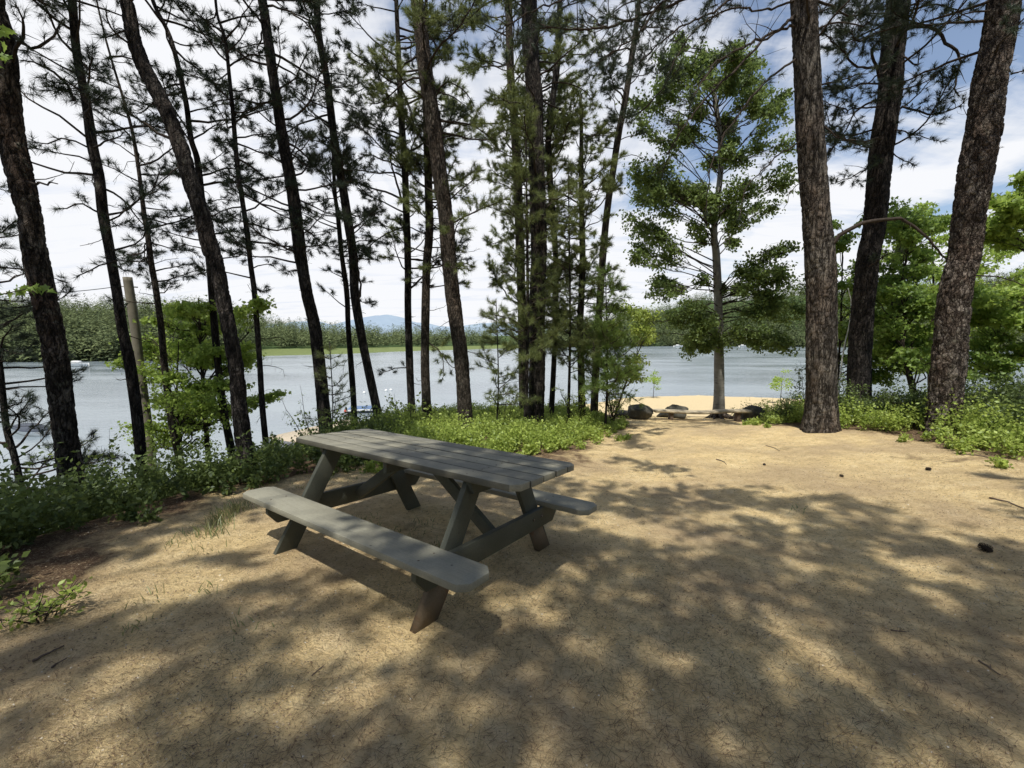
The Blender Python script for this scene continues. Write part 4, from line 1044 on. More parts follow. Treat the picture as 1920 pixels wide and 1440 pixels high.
    c = np.stack([x, y, ground_z(x, y) + .001], 1); q = rng.uniform(.002, .0055, (m, 1)) * (.8 + .12 * y[:, None])
    o = np.array([[1, 0, 0], [-.5, .87, 0], [-.5, -.87, 0], [0, 0, .9]])
    an = rng.uniform(0, 6.28, m); ca, sa = np.cos(an), np.sin(an)
    V = np.stack([np.stack([c[:, 0] + q[:, 0] * (ca * w_[0] - sa * w_[1]) * 1.3, c[:, 1] + q[:, 0] * (sa * w_[0] + ca * w_[1]), c[:, 2] + q[:, 0] * w_[2]], 1) for w_ in o], 1)
    tri = np.array([[0, 1, 3], [1, 2, 3], [2, 0, 3]]); Fc = (np.arange(m)[:, None, None] * 4 + tri[None]).reshape(-1, 3)
    mb.add(V.reshape(-1, 3), Fc, np.repeat(rng.uniform(0, 1, m) ** 1.5, 4))
    mm, nt, out = mat('grit'); aa = N(nt, 'Attribute', attribute_name='var').outputs['Fac']
    bsdf(nt, out, ramp(nt, aa, [(0., (.16, .11, .07)), (.4, (.34, .25, .15)), (.8, (.5, .4, .27)), (1., (.72, .66, .55))]), .9, None)
    tag(mb.build('grit', mm), 'coarse sand grit and crumbs scattered over the clearing', 'grit', kind='stuff')
cover()

def gpoint(px, py):
    a_, b_ = ray(px, py); Dd = 3.0
    for _ in range(60):
        zz = float(ground_z(a_ * Dd, Dd)); Dd = Dd + .4 * ((zz - CAMH) / b_ - Dd)
    return np.array([a_ * Dd, Dd, float(ground_z(a_ * Dd, Dd))])

# pine cones and fallen twigs
def cone(px, py, s, label, grp=None):
    p = gpoint(px, py); mb = MB(); q = p + [0, 0, s * .42]
    ax = norm([rng.normal(), rng.normal(), .25])
    e1 = norm(np.cross(ax, [0, 0, 1])); e2 = np.cross(ax, e1)
    core = [q - ax * s * .6, q - ax * s * .3, q, q + ax * s * .35, q + ax * s * .65]
    mb.tube(core, [s * .12, s * .3, s * .32, s * .2, s * .05], 8, var=.2)
    for r_ in range(9):
        t = -.5 + r_ / 8 * 1.05; rad = s * .42 * math.cos((t + .08) * 1.9) ** .6 if abs((t + .08) * 1.9) < 1.5 else .01
        for k in range(9):
            a = k * 6.283 / 9 + r_ * .35; o = e1 * math.cos(a) + e2 * math.sin(a); sd_ = np.cross(ax, o)
            c = q + ax * s * t
            mb.add([c + o * rad * .4, c + o * rad * 1.15 + sd_ * s * .11 + ax * s * .05, c + o * rad * 1.35 + ax * s * .1, c + o * rad * 1.15 - sd_ * s * .11 + ax * s * .05], [[0, 1, 2, 3]], .7)
    tag(mb.build('pine_cone', M['twig'], None, p), label, 'pine cone', grp)
GC = 'pine cones lying on the sand'
cone(1848, 1034, .062, 'open dark pine cone on sunlit sand near the right edge, the nearest of the cones', GC)
cone(1740, 882, .045, 'dark pine cone lying in front of the flaky pine', GC)
cone(1578, 894, .035, 'small pine cone on the bright sand in front of the reddish pine', GC)
cone(1433, 873, .035, 'small pine cone on the sand toward the middle of the path, leftmost of the cones', GC)
def stick(pts, r_, label):
    P = [gpoint(*q) + [0, 0, r_ * .9] for q in pts]; P = resample(P, 8); P[:, 2] += abs(rng.normal(size=8)) * r_ * .4
    mb = MB(); mb.tube(P, np.linspace(r_, r_ * .5, 8), 6)
    k = 4; mb.tube([P[k], P[k] + (P[k + 1] - P[k]) * .7 + np.array([.02, .03, .004])], [r_ * .6, r_ * .3], 5)
    tag(mb.build('twig', M['log_dark'], None, P[0], True), label, 'twig', 'fallen twigs on the sand')
stick([(62, 1242), (90, 1228), (120, 1213)], .006, 'short dark twig lying at the lower left of the sand')
stick([(1855, 935), (1885, 942), (1920, 955)], .009, 'curved twig on the bright sand at the right edge')
stick([(1436, 836), (1450, 840), (1462, 846)], .006, 'fallen stick on the sand in front of the birch')
stick([(1343, 862), (1356, 866), (1362, 872)], .007, 'tiny stick on the path left of the reddish pine')
stick([(585, 1268), (605, 1250)], .003, 'thin twig on the sand in front of the near seat')
stick([(1835, 1240), (1875, 1268)], .005, 'dark straight twig on the shaded sand at the lower right')
stick([(98, 1253), (108, 1247)], .006, 'stub of bark near the lower left twig')
stick([(1670, 1183), (1700, 1186)], .004, 'thin reddish twig on the shaded sand right of the middle')
stick([(1800, 852), (1850, 858), (1895, 876)], .008, 'long fallen stick at the edge of the right hand shrubs')

# ------------------------------------------------------------------ picnic table
def picnic_table():
    root = thing('picnic_table', 'grey painted wooden picnic table with attached seats standing on the sandy clearing', 'picnic table', (TX, TY, 0))
    ex = norm([math.cos(TA), math.sin(TA), .0251]); ez = np.array([0, 0, 1.]); ey_ = np.array([-math.sin(TA), math.cos(TA), -.0773])
    ey = norm(ey_ - ex * ey_.dot(ex)); ezz = np.cross(ex, ey)
    root.rotation_mode = 'QUATERNION'
    root.rotation_quaternion = Matrix([[ex[0], ey[0], ezz[0]], [ex[1], ey[1], ezz[1]], [ex[2], ey[2], ezz[2]]]).to_quaternion()
    HL, H, TH, PW, gap, c = 1.149, .7754, .038, .1356, .0108, .048
    X, Y, Z = np.eye(3)
    mb = MB()
    for i in range(5):
        y0 = -.3605 + i * (PW + gap); y1 = y0 + PW
        l = HL + rng.uniform(-.004, .004)
        if i == 0: poly = [(-l + c, y0), (l - c, y0), (l, y0 + c), (l, y1), (-l, y1), (-l, y0 + c)]
        elif i == 4: poly = [(-l, y0), (l, y0), (l, y1 - c), (l - c, y1), (-l + c, y1), (-l, y1 - c)]
        else: poly = [(-l, y0), (l, y0), (l, y1), (-l, y1)]
        mb.prism(poly, X, Y, Z, [0, 0, H - TH / 2 + rng.uniform(-.0012, .0012)], TH)
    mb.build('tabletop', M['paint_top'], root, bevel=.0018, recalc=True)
    for ux in (-1, 0, 1):
        for i in range(5):
            for dy_ in (.035, .1):
                mb = MB(); yy = -.3605 + i * (PW + gap) + dy_; xx = ux * .765 + rng.normal() * .004; mb.tube([[xx, yy, H - .002], [xx, yy, H + .0012]], .0055, 8)
                mb.build('screw', M['log_dark'], root)
    SW, SO, ZS = .2367, .7672, .3981
    for sg, lab in ((-1, 'near seat, sunlit at its left end'), (1, 'far seat, mostly hidden behind the table')):
        y0, y1 = sg * SO, sg * (SO - SW); lo, hi = min(y0, y1), max(y0, y1)
        mb = MB(); l = HL
        mb.prism([(-l + c, lo), (l - c, lo), (l, lo + c), (l, hi - c), (l - c, hi), (-l + c, hi), (-l, hi - c), (-l, lo + c)], X, Y, Z, [0, 0, ZS - TH / 2], TH)
        o = mb.build('seat', M['paint'], root, bevel=.0018, recalc=True); o['label'] = lab
        for ux in (-1, 1):
            for dy_ in (.06, .17):
                mb = MB(); yy = lo + dy_; mb.tube([[ux * .785, yy, ZS - .002], [ux * .785, yy, ZS + .0012]], .006, 8)
                mb.build('screw', M['log_dark'], o)
    LX = .745
    for ux in (-1, 1):
        for sg in (-1, 1):
            # leg board in the y-z plane
            top = np.array([sg * .215, H - TH - .001]); foot = np.array([sg * .635, -.02]); d = norm(foot - top); w = .14
            hx = w / 2 / abs(d[1])
            poly = [(top[0] - hx, top[1]), (top[0] + hx, top[1]), (foot[0] + hx, foot[1]), (foot[0] - hx, foot[1])]
            mb = MB(); mb.prism(poly, Y, Z, X, [ux * LX, 0, 0], .038)
            o = mb.build('leg', M['paint_shaded'] if ux < 0 else M['paint_shaded'], root, bevel=.0018, recalc=True)
            # worn lower end
            zt = .27 if ux > 0 else .12
            t0 = (zt - top[1]) / d[1]; pz = top + d * t0
            if ux > 0:
                mb = MB(); e = .0022
                poly = [(pz[0] - hx - e, zt), (pz[0] + hx + e, zt - .05), (foot[0] + hx + e, foot[1]), (foot[0] - hx - e, foot[1])]
                mb.prism(poly, Y, Z, X, [ux * LX, 0, 0], .038 + 2 * e)
                mb.build('bare_wood_end', M['wood_leg'], o, recalc=True)
        # seat support beam
        zb1 = ZS - TH - .001; zb0 = zb1 - .14; ye = SO - .03
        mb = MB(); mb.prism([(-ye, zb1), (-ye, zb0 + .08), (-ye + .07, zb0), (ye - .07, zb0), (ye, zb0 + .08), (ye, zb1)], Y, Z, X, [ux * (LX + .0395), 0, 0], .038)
        mb.build('seat_support', M['paint_shaded'], root, bevel=.0018, recalc=True)
        # cleat under the top
        mb = MB(); zc1 = H - TH - .0015; mb.prism([(-.33, zc1), (-.29, zc1 - .088), (.29, zc1 - .088), (.33, zc1)], Y, Z, X, [ux * (LX + .0395), 0, 0], .038)
        mb.build('cleat', M['paint_shaded'], root, bevel=.0018, recalc=True)
        # diagonal brace
        a = np.array([ux * .17, 0, H - TH - .07]); b = np.array([ux * (LX + .0), 0, zb0 + .06]); dd = norm(b - a); up = np.cross(dd, Y)
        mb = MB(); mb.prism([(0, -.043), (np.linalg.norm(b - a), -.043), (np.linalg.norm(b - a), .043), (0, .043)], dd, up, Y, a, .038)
        mb.build('brace', M['paint_shaded'], root, bevel=.0018, recalc=True)
    mb = MB(); mb.box([0, 0, H - TH - .046], [.038, .62, .088]); mb.build('cleat', M['paint_shaded'], root, bevel=.003)
    # carriage bolts on the right seat support
    for y_ in (-.62, -.48, .48, .62):
        mb = MB(); mb.tube([[LX + .058, y_ * .8, .3], [LX + .064, y_ * .8, .3]], .009, 10); mb.build('bolt', M['deadwood'], root)
    return root
picnic_table()

# ------------------------------------------------------------------ bench, rocks
def bench():
    D = 12.0; a = at(1226, 770, D); b = at(1405, 770, D); L = b[0] - a[0]
    c = (a + b) / 2; g = float(ground_z(c[0], D)); zt = c[2]
    root = thing('plank_bench', 'low weathered plank bench at the end of the sandy path facing the lake', 'bench', (c[0], D, g))
    mb = MB(); x = np.linspace(-L / 2, L / 2, 30)
    th = .055
    for k in range(29):
        pass
    prof = np.array([(-.15, -th), (-.15, 0), (-.13, .012), (.13, .012), (.15, 0), (.15, -th)])
    n = 30; V = np.zeros((n, 6, 3)); V[:, :, 0] = x[:, None]
    V[:, :, 1] = prof[None, :, 0] * (1 + .05 * vnoise(x * 2, 0 * x)[:, None]); V[:, :, 2] = (zt - g) + prof[None, :, 1] + (.01 * vnoise(x * 1.5, 3 + 0 * x) - .02 * np.cos(x * 2.4))[:, None]
    i = np.arange(n - 1)[:, None] * 6; j = np.arange(6)[None]; j2 = (j + 1) % 6
    mb.add(V.reshape(-1, 3), np.stack([i + j, i + j2, i + 6 + j2, i + 6 + j], -1).reshape(-1, 4))
    mb.ng += [[5, 4, 3, 2, 1, 0], [(n - 1) * 6 + q for q in range(6)]]
    mb.build('seat', M['log'], root, recalc=True)
    for xx in (L / 2 - .34, -L / 2 + .5):
        g2 = float(ground_z(c[0] + xx, D))
        mb = MB(); z1 = zt - g - th - .004; z0 = g2 - g - .1; mb.box([xx, 0, (z0 + z1) / 2], [.09, .2, z1 - z0]); mb.build('leg', M['log_dark'], root, bevel=.006)
bench()

def rock(px, py, D, sx, sy, sz, label, seed, flat=False):
    p = at(px, py, D); p[2] = float(ground_z(p[0], p[1]))
    r_ = np.random.default_rng(seed)
    nu, nv = 48, 28; u = np.linspace(0, 2 * np.pi, nu, endpoint=False); v = np.linspace(0.0, np.pi, nv)
    U, Vv = np.meshgrid(u, v, indexing='ij'); S = np.stack([np.sin(Vv) * np.cos(U), np.sin(Vv) * np.sin(U), np.cos(Vv)], -1)
    R_ = 1.0 + 0 * U
    for k in range(14):      # cut planes give facets
        d = r_.normal(size=3); d /= np.linalg.norm(d); h = r_.uniform(.5, .85)
        dt = S @ d; R_ = np.minimum(R_, np.where(dt > .05, h / np.maximum(dt, .05), 9))
    R_ = R_ + .045 * fbm(S[..., 0] * 4 + seed, S[..., 1] * 4, S[..., 2] * 4)
    P = S * R_[..., None] * np.array([sx, sy, sz]); P[..., 2] += sz * .35
    i = np.arange(nu)[:, None] * nv; i2 = ((np.arange(nu) + 1) % nu)[:, None] * nv; j = np.arange(nv - 1)[None]
    mb = MB(); mb.add(P.reshape(-1, 3) + p, np.stack([i + j, i + j + 1, i2 + j + 1, i2 + j], -1).reshape(-1, 4))
    tag(mb.build('boulder', M['rock'], None, p, True), label, 'boulder', 'boulders in a row beside the bench')
rock(1196, 787, 12.1, .5, .38, .32, 'angular grey boulder left of the plank bench with a sharp ridge', 5)
rock(1168, 789, 12.3, .34, .3, .22, 'small low rock at the left end of the row of boulders', 8)
rock(1262, 786, 12.6, .56, .34, .38, 'flat topped boulder right behind the left half of the plank bench', 11)
rock(1413, 784, 12.3, .56, .42, .42, 'smooth rounded mossy grey boulder at the right end of the plank bench', 16)
rock(1462, 784, 11.9, .4, .4, .3, 'half hidden boulder in the shrubs left of the reddish pine', 21)

# roots at the birch foot
def roots():
    bb = [o for o in bpy.data.objects if o.name.startswith('birch_tree')][0]; b0 = np.array(bb.location)
    mb = MB()
    for a in (-2.9, -2.4, -1.9, -1.3, -.7, -.2, .4):
        P = []
        for t in np.linspace(0, 1, 7):
            x = b0[0] + math.cos(a + .2 * t) * (.1 + .55 * t); y = b0[1] + math.sin(a + .2 * t) * (.1 + .55 * t)
            P.append([x, y, float(ground_z(x, y)) + .16 * (1 - t) ** 2 - .01 * t])
        mb.tube(P, np.linspace(.07, .015, 7), 8)
    mb.build('roots', M['bark_grey'], bb, b0, True)
roots()

# ------------------------------------------------------------------ utility pole and cable
def pole():
    pts = [(239, 520, 18), (253, 613, 19), (261, 680, 19), (275, 780, 18), (287, 885, 19)]; D = 8.4
    P = [at(x, y, D) for x, y, w in pts][::-1]; r_ = [w / 2 * D / F * .78 for x, y, w in pts][::-1]
    b = P[0].copy(); b[2] = float(ground_z(b[0], b[1])); P = [b - [0, 0, .1]] + P; r_ = [r_[0]] + r_
    root = thing('utility_pole', 'grey weathered utility pole cut off at mid height among the left pines', 'utility pole', b)
    mb, Q, rr = trunk_mesh(P, r_, 24, .08, 0., .015); mb.build('shaft', M['pole'], root, b, True)
    top = P[-1]
    mb = MB(); mb.tube([top + [-.1, -.1, -.18], top + [.1, .1, -.18]], .012, 8); mb.build('bracket', M['metal'], root, b)
    mb = MB(); e = at(-60, 550, 6.5); n = 24; C = []
    for t in np.linspace(0, 1, n):
        q = (top + [-.09, -.09, -.18]) * (1 - t) + e * t; q[2] -= .12 * 4 * t * (1 - t) * .5; C.append(q)
    for t in np.linspace(0.05, 1, 12): C.append(e * (1 - t) + np.array([-18., 2., 3.4]) * t - [0, 0, .4 * math.sin(math.pi * t)])
    mb.tube(C, .007, 6); tag(mb.build('overhead_cable', M['wire'], None, top, True), 'black overhead cable running from the utility pole out of the left edge', 'cable')
pole()

# ------------------------------------------------------------------ things on the lake
def waterpt(px, py):
    a_, b_ = ray(px, py); D = (WATER - CAMH) / b_; return np.array([a_ * D, D, WATER])
def raft():
    p = waterpt(680, 772); root = thing('swim_raft', 'floating swim raft with a blue deck and a ladder, anchored between two pines', 'raft', p)
    root.rotation_euler = (0, 0, R(12))
    mb = MB(); mb.box([0, 0, .33], [2.7, 2.1, .16]); mb.build('frame', M['white'], root, bevel=.02)
    mb = MB(); mb.box([0, 0, .43], [2.6, 2.0, .035]); mb.build('deck', M['blue'], root, bevel=.01)
    for y_ in (-.75, .75):
        mb = MB(); mb.tube([[-1.3, y_, .1], [-1.2, y_, .12], [1.2, y_, .12], [1.3, y_, .1]], [.1, .2, .2, .1], 14); mb.build('float', M['navy'], root)
    for x_ in (.75, 1.1):
        mb = MB(); mb.tube([[x_, .95, .3], [x_, .95, .95], [x_, 1.15, .98], [x_, 1.2, .2]], .022, 8); mb.build('ladder_rail', M['metal'], root)
    mb = MB(); c = np.array([-1.5, -.3, .2])
    for k in range(1): mb.tube([c + [0, 0, -.2], c + [0, 0, -.1], c, c + [0, 0, .1], c + [0, 0, .18]], [.08, .19, .22, .17, .05], 14)
    mb.build('fender', M['red'], root)
raft()
def boat():
    p = waterpt(62, 812); root = thing('covered_boat', 'long low boat with a dark cover moored near the left bank', 'boat', p)
    root.rotation_euler = (0, 0, R(-28))
    mb = MB(); n = 20; xs = np.linspace(-2.2, 2.2, n); hw = .75 * (1 - np.clip((xs - .4) / 1.85, 0, 1) ** 2) + .02
    prof = [(-1, .42), (-.85, .05), (0, -.1), (.85, .05), (1, .42)]
    V = np.array([[[x, a * w, b] for a, b in prof] for x, w in zip(xs, hw)]); i = np.arange(n - 1)[:, None] * 5; j = np.arange(4)[None]
    mb.add(V.reshape(-1, 3), np.stack([i + j, i + j + 1, i + 5 + j + 1, i + 5 + j], -1).reshape(-1, 4)); mb.ng.append([0, 1, 2, 3, 4])
    mb.build('hull', M['white'], root, smooth_=True)
    mb = MB(); prof = [(-1.04, .36), (-1.02, .46), (-.5, .6), (0, .68), (.5, .6), (1.02, .46), (1.04, .36)]
    V = np.array([[[x, a * w, .36 + (b - .36) * (1 - .3 * abs(x) / 2.2)] for a, b in prof] for x, w in zip(xs, hw)]); i = np.arange(n - 1)[:, None] * 7; j = np.arange(6)[None]
    mb.add(V.reshape(-1, 3), np.stack([i + j, i + j + 1, i + 7 + j + 1, i + 7 + j], -1).reshape(-1, 4)); mb.build('cover', M['navy'], root, smooth_=True)
boat()
def farboat(px, py, L, label, z=0):
    p = waterpt(px, py); root = thing('motor_boat', label, 'boat', p, 'white boats far across the lake')
    mb = MB(); n = 12; xs = np.linspace(-L / 2, L / 2, n); hw = L * .17 * (1 - np.clip((xs / L * 2 - .1) / .95, 0, 1) ** 2) + .02
    prof = [(-1, .8), (-.8, .1), (0, -.1), (.8, .1), (1, .8)]
    V = np.array([[[x, a * w, b * (1 + .25 * (x / L))] for a, b in prof] for x, w in zip(xs, hw)]); i = np.arange(n - 1)[:, None] * 5; j = np.arange(4)[None]
    mb.add(V.reshape(-1, 3), np.stack([i + j, i + j + 1, i + 5 + j + 1, i + 5 + j], -1).reshape(-1, 4)); mb.ng.append([0, 1, 2, 3, 4]); mb.build('hull', M['white'], root)
    mb = MB(); mb.prism([(-L * .3, .8), (L * .12, .8), (L * .02, 1.35), (-L * .22, 1.4)], np.eye(3)[0], np.eye(3)[2], np.eye(3)[1], [0, 0, 0], L * .24); mb.build('cabin', M['white'], root, recalc=True)
farboat(148, 687, 5, 'white boat beached by the sandy spit across the lake on the left')
farboat(1272, 650, 6, 'white boat moored at the far shore seen left of the birch trunk')
farboat(1393, 650, 5, 'small white boat at the far shore seen right of the birch trunk')
def dock():
    a, b, c_, d = waterpt(505, 833), waterpt(590, 812), waterpt(640, 860), waterpt(545, 862)
    p = (a + b + c_ + d) / 4
    root = thing('wooden_dock', 'pale wooden dock on the water showing behind the left end of the table', 'dock', p)
    ax = norm(b - a); ay = np.cross([0, 0, 1], ax); L = 7.0
    o = a - ax * .2 - p
    mb = MB(); nb = 40
    for k in range(nb):
        cen = o + ax * (L * (k + .5) / nb) - ay * 2.2 + [0, 0, .5]
        Mx = np.stack([ax, ay, [0, 0, 1]], 1); mb.box(cen, [L / nb - .012, 4.6, .04], Mx)
    mb.build('deck', M['dock'], root)
    for u_ in (.3, L - .3):
        for v_ in (-.2, -4.2):
            q = o + ax * u_ + ay * v_; mb = MB(); mb.tube([q + [0, 0, -1.2], q + [0, 0, .47]], .09, 10); mb.build('pile', M['log_dark'], root)
dock()
for k, (px, py) in enumerate([(724, 733), (733, 732), (683, 737)]):
    p = waterpt(px, py); mb = MB(); mb.tube([p + [0, 0, -.1], p + [0, 0, 0], p + [0, 0, .15], p + [0, 0, .25]], [.1, .2, .18, .03], 10)
    o = mb.build('buoy', M['white'], None, p, True); tag(o, ['white buoy in open water left of its close twin', 'white buoy right of its close twin in open water', 'lone white buoy between the raft and the far bank'][k], 'buoy', 'white buoys on the lake')

# near maple sprig at the left edge (its stem stands just left of the frame)
def sprig():
    b = np.array([-4.9, 3.2, float(ground_z(-4.9, 3.2))])
    root = thing('maple_sapling', 'maple sapling reaching in from the left edge across the far left pine', 'tree', b)
    P = [b - [0, 0, .1], b + [.1, 0, 1.5], b + [.0, .1, 3.0], b + [.2, .1, 4.2]]
    mb, Q, rr = trunk_mesh(P, [.03, .025, .018, .01], 10, .1, .2); mb.build('trunk', M['bark_far'], root, b, True)
    mbB = MB(); A = []
    for (s, e) in ((Q[int(len(Q) * .42)], at(118, 528, 3.6)), (Q[int(len(Q) * .75)], at(22, 95, 3.6)), (Q[int(len(Q) * .8)], at(10, 50, 3.7))):
        L_ = resample([s, (s + e) / 2 + [0, 0, .06], e], 10); mbB.tube(L_, np.linspace(.008, .002, 10), 5, cap=False)
        for f in rng.uniform(.62, 1., 13):
            q = L_[0] + (L_[-1] - L_[0]) * f; q[2] = np.interp(f, np.linspace(0, 1, 10), L_[:, 2]); A.append(q + rng.normal(size=3) * .02)
    mbL = MB(); maple_leaves(mbL, np.array(A), .085, .6); crown(mbL, mbB, 'leaf_maple_deep', 'twig', root, b)
sprig()

# ------------------------------------------------------------------ canopy of the pines behind the camera (it throws the dappled shade)
SUN = np.array([-.142, -.462, 1.0])
def tl(u, v, z):      # table frame -> where its sun ray meets the ground plane
    x = TX + u * math.cos(TA) + v * math.sin(TA); y = TY + u * math.sin(TA) - v * math.cos(TA)
    return x - SUN[0] * z, y - SUN[1] * z
LIT = []      # (x, y, rx, ry, angle) sunlit openings on the ground
def lit_px(px, py, rx, ry):
    p = gpoint(px, py); q = gpoint(px + rx, py); s = gpoint(px, py - ry)
    LIT.append((p[0], p[1], abs(q[0] - p[0]), abs(s[1] - p[1])))
for a in [(100, 1320, 60, 35), (240, 1300, 50, 30), (190, 1335, 60, 25), (310, 1250, 50, 25), (600, 1235, 70, 22), (700, 1195, 80, 22), (760, 1170, 30, 20), (935, 1150, 25, 20),
          (290, 1065, 110, 26), (420, 1015, 80, 20), (200, 1125, 80, 18), (490, 1060, 50, 14), (480, 975, 50, 14),
          (1330, 1110, 60, 22), (1420, 1140, 70, 25), (1480, 1190, 45, 25), (1500, 1065, 60, 14), (1370, 1370, 35, 22), (1230, 1000, 60, 14), (1330, 980, 60, 18), (1440, 965, 60, 16), (1130, 990, 60, 10), (1160, 1050, 40, 8), (1380, 1000, 40, 15),
          (1560, 880, 260, 34), (1750, 920, 230, 40), (1860, 980, 120, 34), (1400, 850, 160, 26), (1300, 905, 60, 12), (1180, 900, 50, 14), (1700, 980, 70, 12), (1890, 1090, 40, 30), (1780, 1080, 60, 10), (1100, 880, 60, 14), (1010, 880, 60, 14), (1300, 830, 110, 14), (1250, 860, 60, 10), (1080, 935, 40, 10),
          (1000, 830, 150, 22), (900, 830, 90, 20), (1050, 800, 110, 12), (1540, 800, 60, 20), (1480, 815, 120, 14), (1650, 800, 60, 30), (1800, 830, 100, 30), (1400, 800, 80, 10),
          (70, 1110, 60, 30), (840, 960, 60, 14), (700, 940, 50, 10)]: lit_px(*a)
for (u, v, z, rx) in [(-1.05, .65, .4, .32), (-.75, .62, .4, .24), (-.35, .68, .4, .2), (.1, .62, .4, .16), (-1.0, .1, .775, .34), (-.8, -.15, .775, .28), (-.6, .2, .775, .22), (-.95, -.3, .775, .26), (-.2, .0, .775, .18), (-.75, .64, .1, .16), (-1.1, .3, .775, .25)]:
    x, y = tl(u, v, z); LIT.append((x, y, rx, rx * .8))
LIT = np.array(LIT)

def canopy():
    gx, gy = np.meshgrid(np.arange(-7, 10.5, .27), np.arange(-1.2, 17, .27)); gx = gx.ravel() + rng.uniform(-.12, .12, gx.size); gy = gy.ravel() + rng.uniform(-.12, .12, gy.size)
    lit = np.zeros(len(gx), bool)
    for (x, y, rx, ry) in LIT:
        mg = .16 if y > 4.6 else (.09 if x < -.9 and y > 2.2 else .03)
        lit |= (((gx - x) / (rx + mg)) ** 2 + ((gy - y) / (ry + mg)) ** 2) < 1
    view = np.abs(gx) < 1.35 * gy + 2.2
    hold = fbm(gx * .7, gy * .7, 8.) * .5 + .5
    prob = np.where(gy > 9.2, np.where(gx < -1.5, .12, .04), np.where((gx > 2.5) & (gy > 5), .10, .96))
    prob = np.where((gx < -2.6) & (gy > 4), .32, prob)
    keep = view & ~lit & (rng.uniform(size=len(gx)) < prob)
    gx, gy = gx[keep], gy[keep]; m = len(gx)
    Hh = rng.uniform(7.2, 12.5, m)
    Hh = np.maximum(Hh, (gy - 1.) * .9)
    C = np.stack([gx + SUN[0] * Hh, gy + SUN[1] * Hh, Hh], 1)
    vis = (C[:, 1] > 0) & ((C[:, 2] - CAMH) / np.maximum(C[:, 1], .01) < .86)
    C = C[~vis]
    trunks = [(-6.2, -3.4), (-.6, -6.8), (4.2, -6.2), (9.6, -1.6), (-6.6, 1.2), (1.8, -8.2), (10.2, 3.0), (-3.6, -7.2), (7.0, -4.8)]
    T = np.array(trunks); own = np.argmin(np.hypot(C[:, None, 0] - T[None, :, 0], C[:, None, 1] - T[None, :, 1]), axis=1)
    for ti, (tx, ty) in enumerate(trunks):
        g = float(ground_z(tx, ty)); b = np.array([tx, ty, g])
        root = thing('pine_tree', ['tall pine behind the photographer, left of the path', 'tall pine right behind the photographer', 'tall pine behind the photographer to the right', 'tall pine beyond the right edge near the clearing', 'tall pine beyond the left edge on the bank', 'farther pine behind the photographer in the middle', 'tall pine beyond the right edge beside the shrubs', 'farther pine behind the photographer on the left', 'farther pine behind the photographer on the right'][ti], 'tree', b, 'pines standing behind and beside the photographer')
        lean = rng.normal(size=2) * .3
        P = [b - [0, 0, .1], b + [lean[0] * .3, lean[1] * .3, 4], b + [lean[0] * .7, lean[1] * .7, 8], b + [lean[0], lean[1], 13.5]]
        mb, Q, rr = trunk_mesh(P, [.2, .17, .13, .03], 20, .15, .2); mb.build('trunk', M['bark_grey'], root, b, True)
        cs = C[own == ti]; mbB = MB(); tp = []; td = []
        left = list(range(len(cs)))
        while left:
            c0 = cs[left[int(rng.integers(len(left)))]]; dd = np.linalg.norm(cs[left] - c0, axis=1); pick = [left[q] for q in np.argsort(dd)[:14]]
            left = [q for q in left if q not in pick]; G_ = cs[pick]; m0 = G_.mean(0)
            hd = math.hypot(m0[0] - tx, m0[1] - ty); zt = max(4.5, m0[2] - .4 * hd); q = Q[int(np.clip(np.searchsorted(Q[:, 2], zt), 0, len(Q) - 1))]
            L_ = path(q, (m0 - q), np.linalg.norm(m0 - q) * .98, 10, .12, .0); L_ += (m0 - L_[-1]) * np.linspace(0, 1, 10)[:, None]
            mbB.tube(L_, np.linspace(.028, .008, 10), 4, cap=False)
            for c in G_:
                st = L_[int(rng.integers(5, 10))]
                mbB.tube(resample([st, (st + c) / 2 + rng.normal(size=3) * .12, c], 5), np.linspace(.008, .003, 5), 3, cap=False)
                k = 16; pp = c + rng.normal(size=(k, 3)) * np.array([.125, .125, .1]); tp.append(pp); td.append(rv(k) * .6 + [0, 0, .5])
        if tp:
            mb = MB(); td = np.vstack(td); td /= np.linalg.norm(td, axis=1)[:, None]
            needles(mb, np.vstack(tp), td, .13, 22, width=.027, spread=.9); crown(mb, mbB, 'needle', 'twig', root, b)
canopy()
def sky_block_woods():  # unseen trees added behind the camera to block sky light
    mb = MB(); wd = MB(); k = 0
    for ang in np.r_[np.linspace(78, 282, 30), np.linspace(84, 276, 22)]:
        r_ = 13.5 if k < 30 else 10.8; k += 1
        a = R(ang + rng.uniform(-2, 2)); rr_ = r_ + rng.uniform(-1, 1.5); x, y = rr_ * math.sin(a), rr_ * math.cos(a)
        if x < 0 and y > 2: continue
        g = float(ground_z(x, y)); H = rng.uniform(9, 13)
        wd.tube(resample([[x, y, g - .1], [x + rng.normal() * .2, y, g + H * .5], [x + rng.normal() * .3, y, g + H * .95]], 8), np.linspace(.14, .02, 8), 8)
        for j in range(15):
            t = rng.uniform(.08, 1); c = np.array([x, y, g + H * t]) + rng.normal(size=3) * [1.1, 1.1, .3] * (1.15 - t * .6)
            wd.tube([[x, y, max(g, c[2] - .5)], c], [.03, .008], 3, cap=False)
            leaves(mb, c + rng.normal(size=(85, 3)) * [.55, .55, .35], .2, .5)
    tag(crown(mb, wd, 'leaf_birch', 'bark_grey', None, (0, 0, 0), 'sky_block_woods'), 'unseen leafy trees added behind the photographer to block sky light', 'sky_block_woods', kind='stuff')
sky_block_woods()

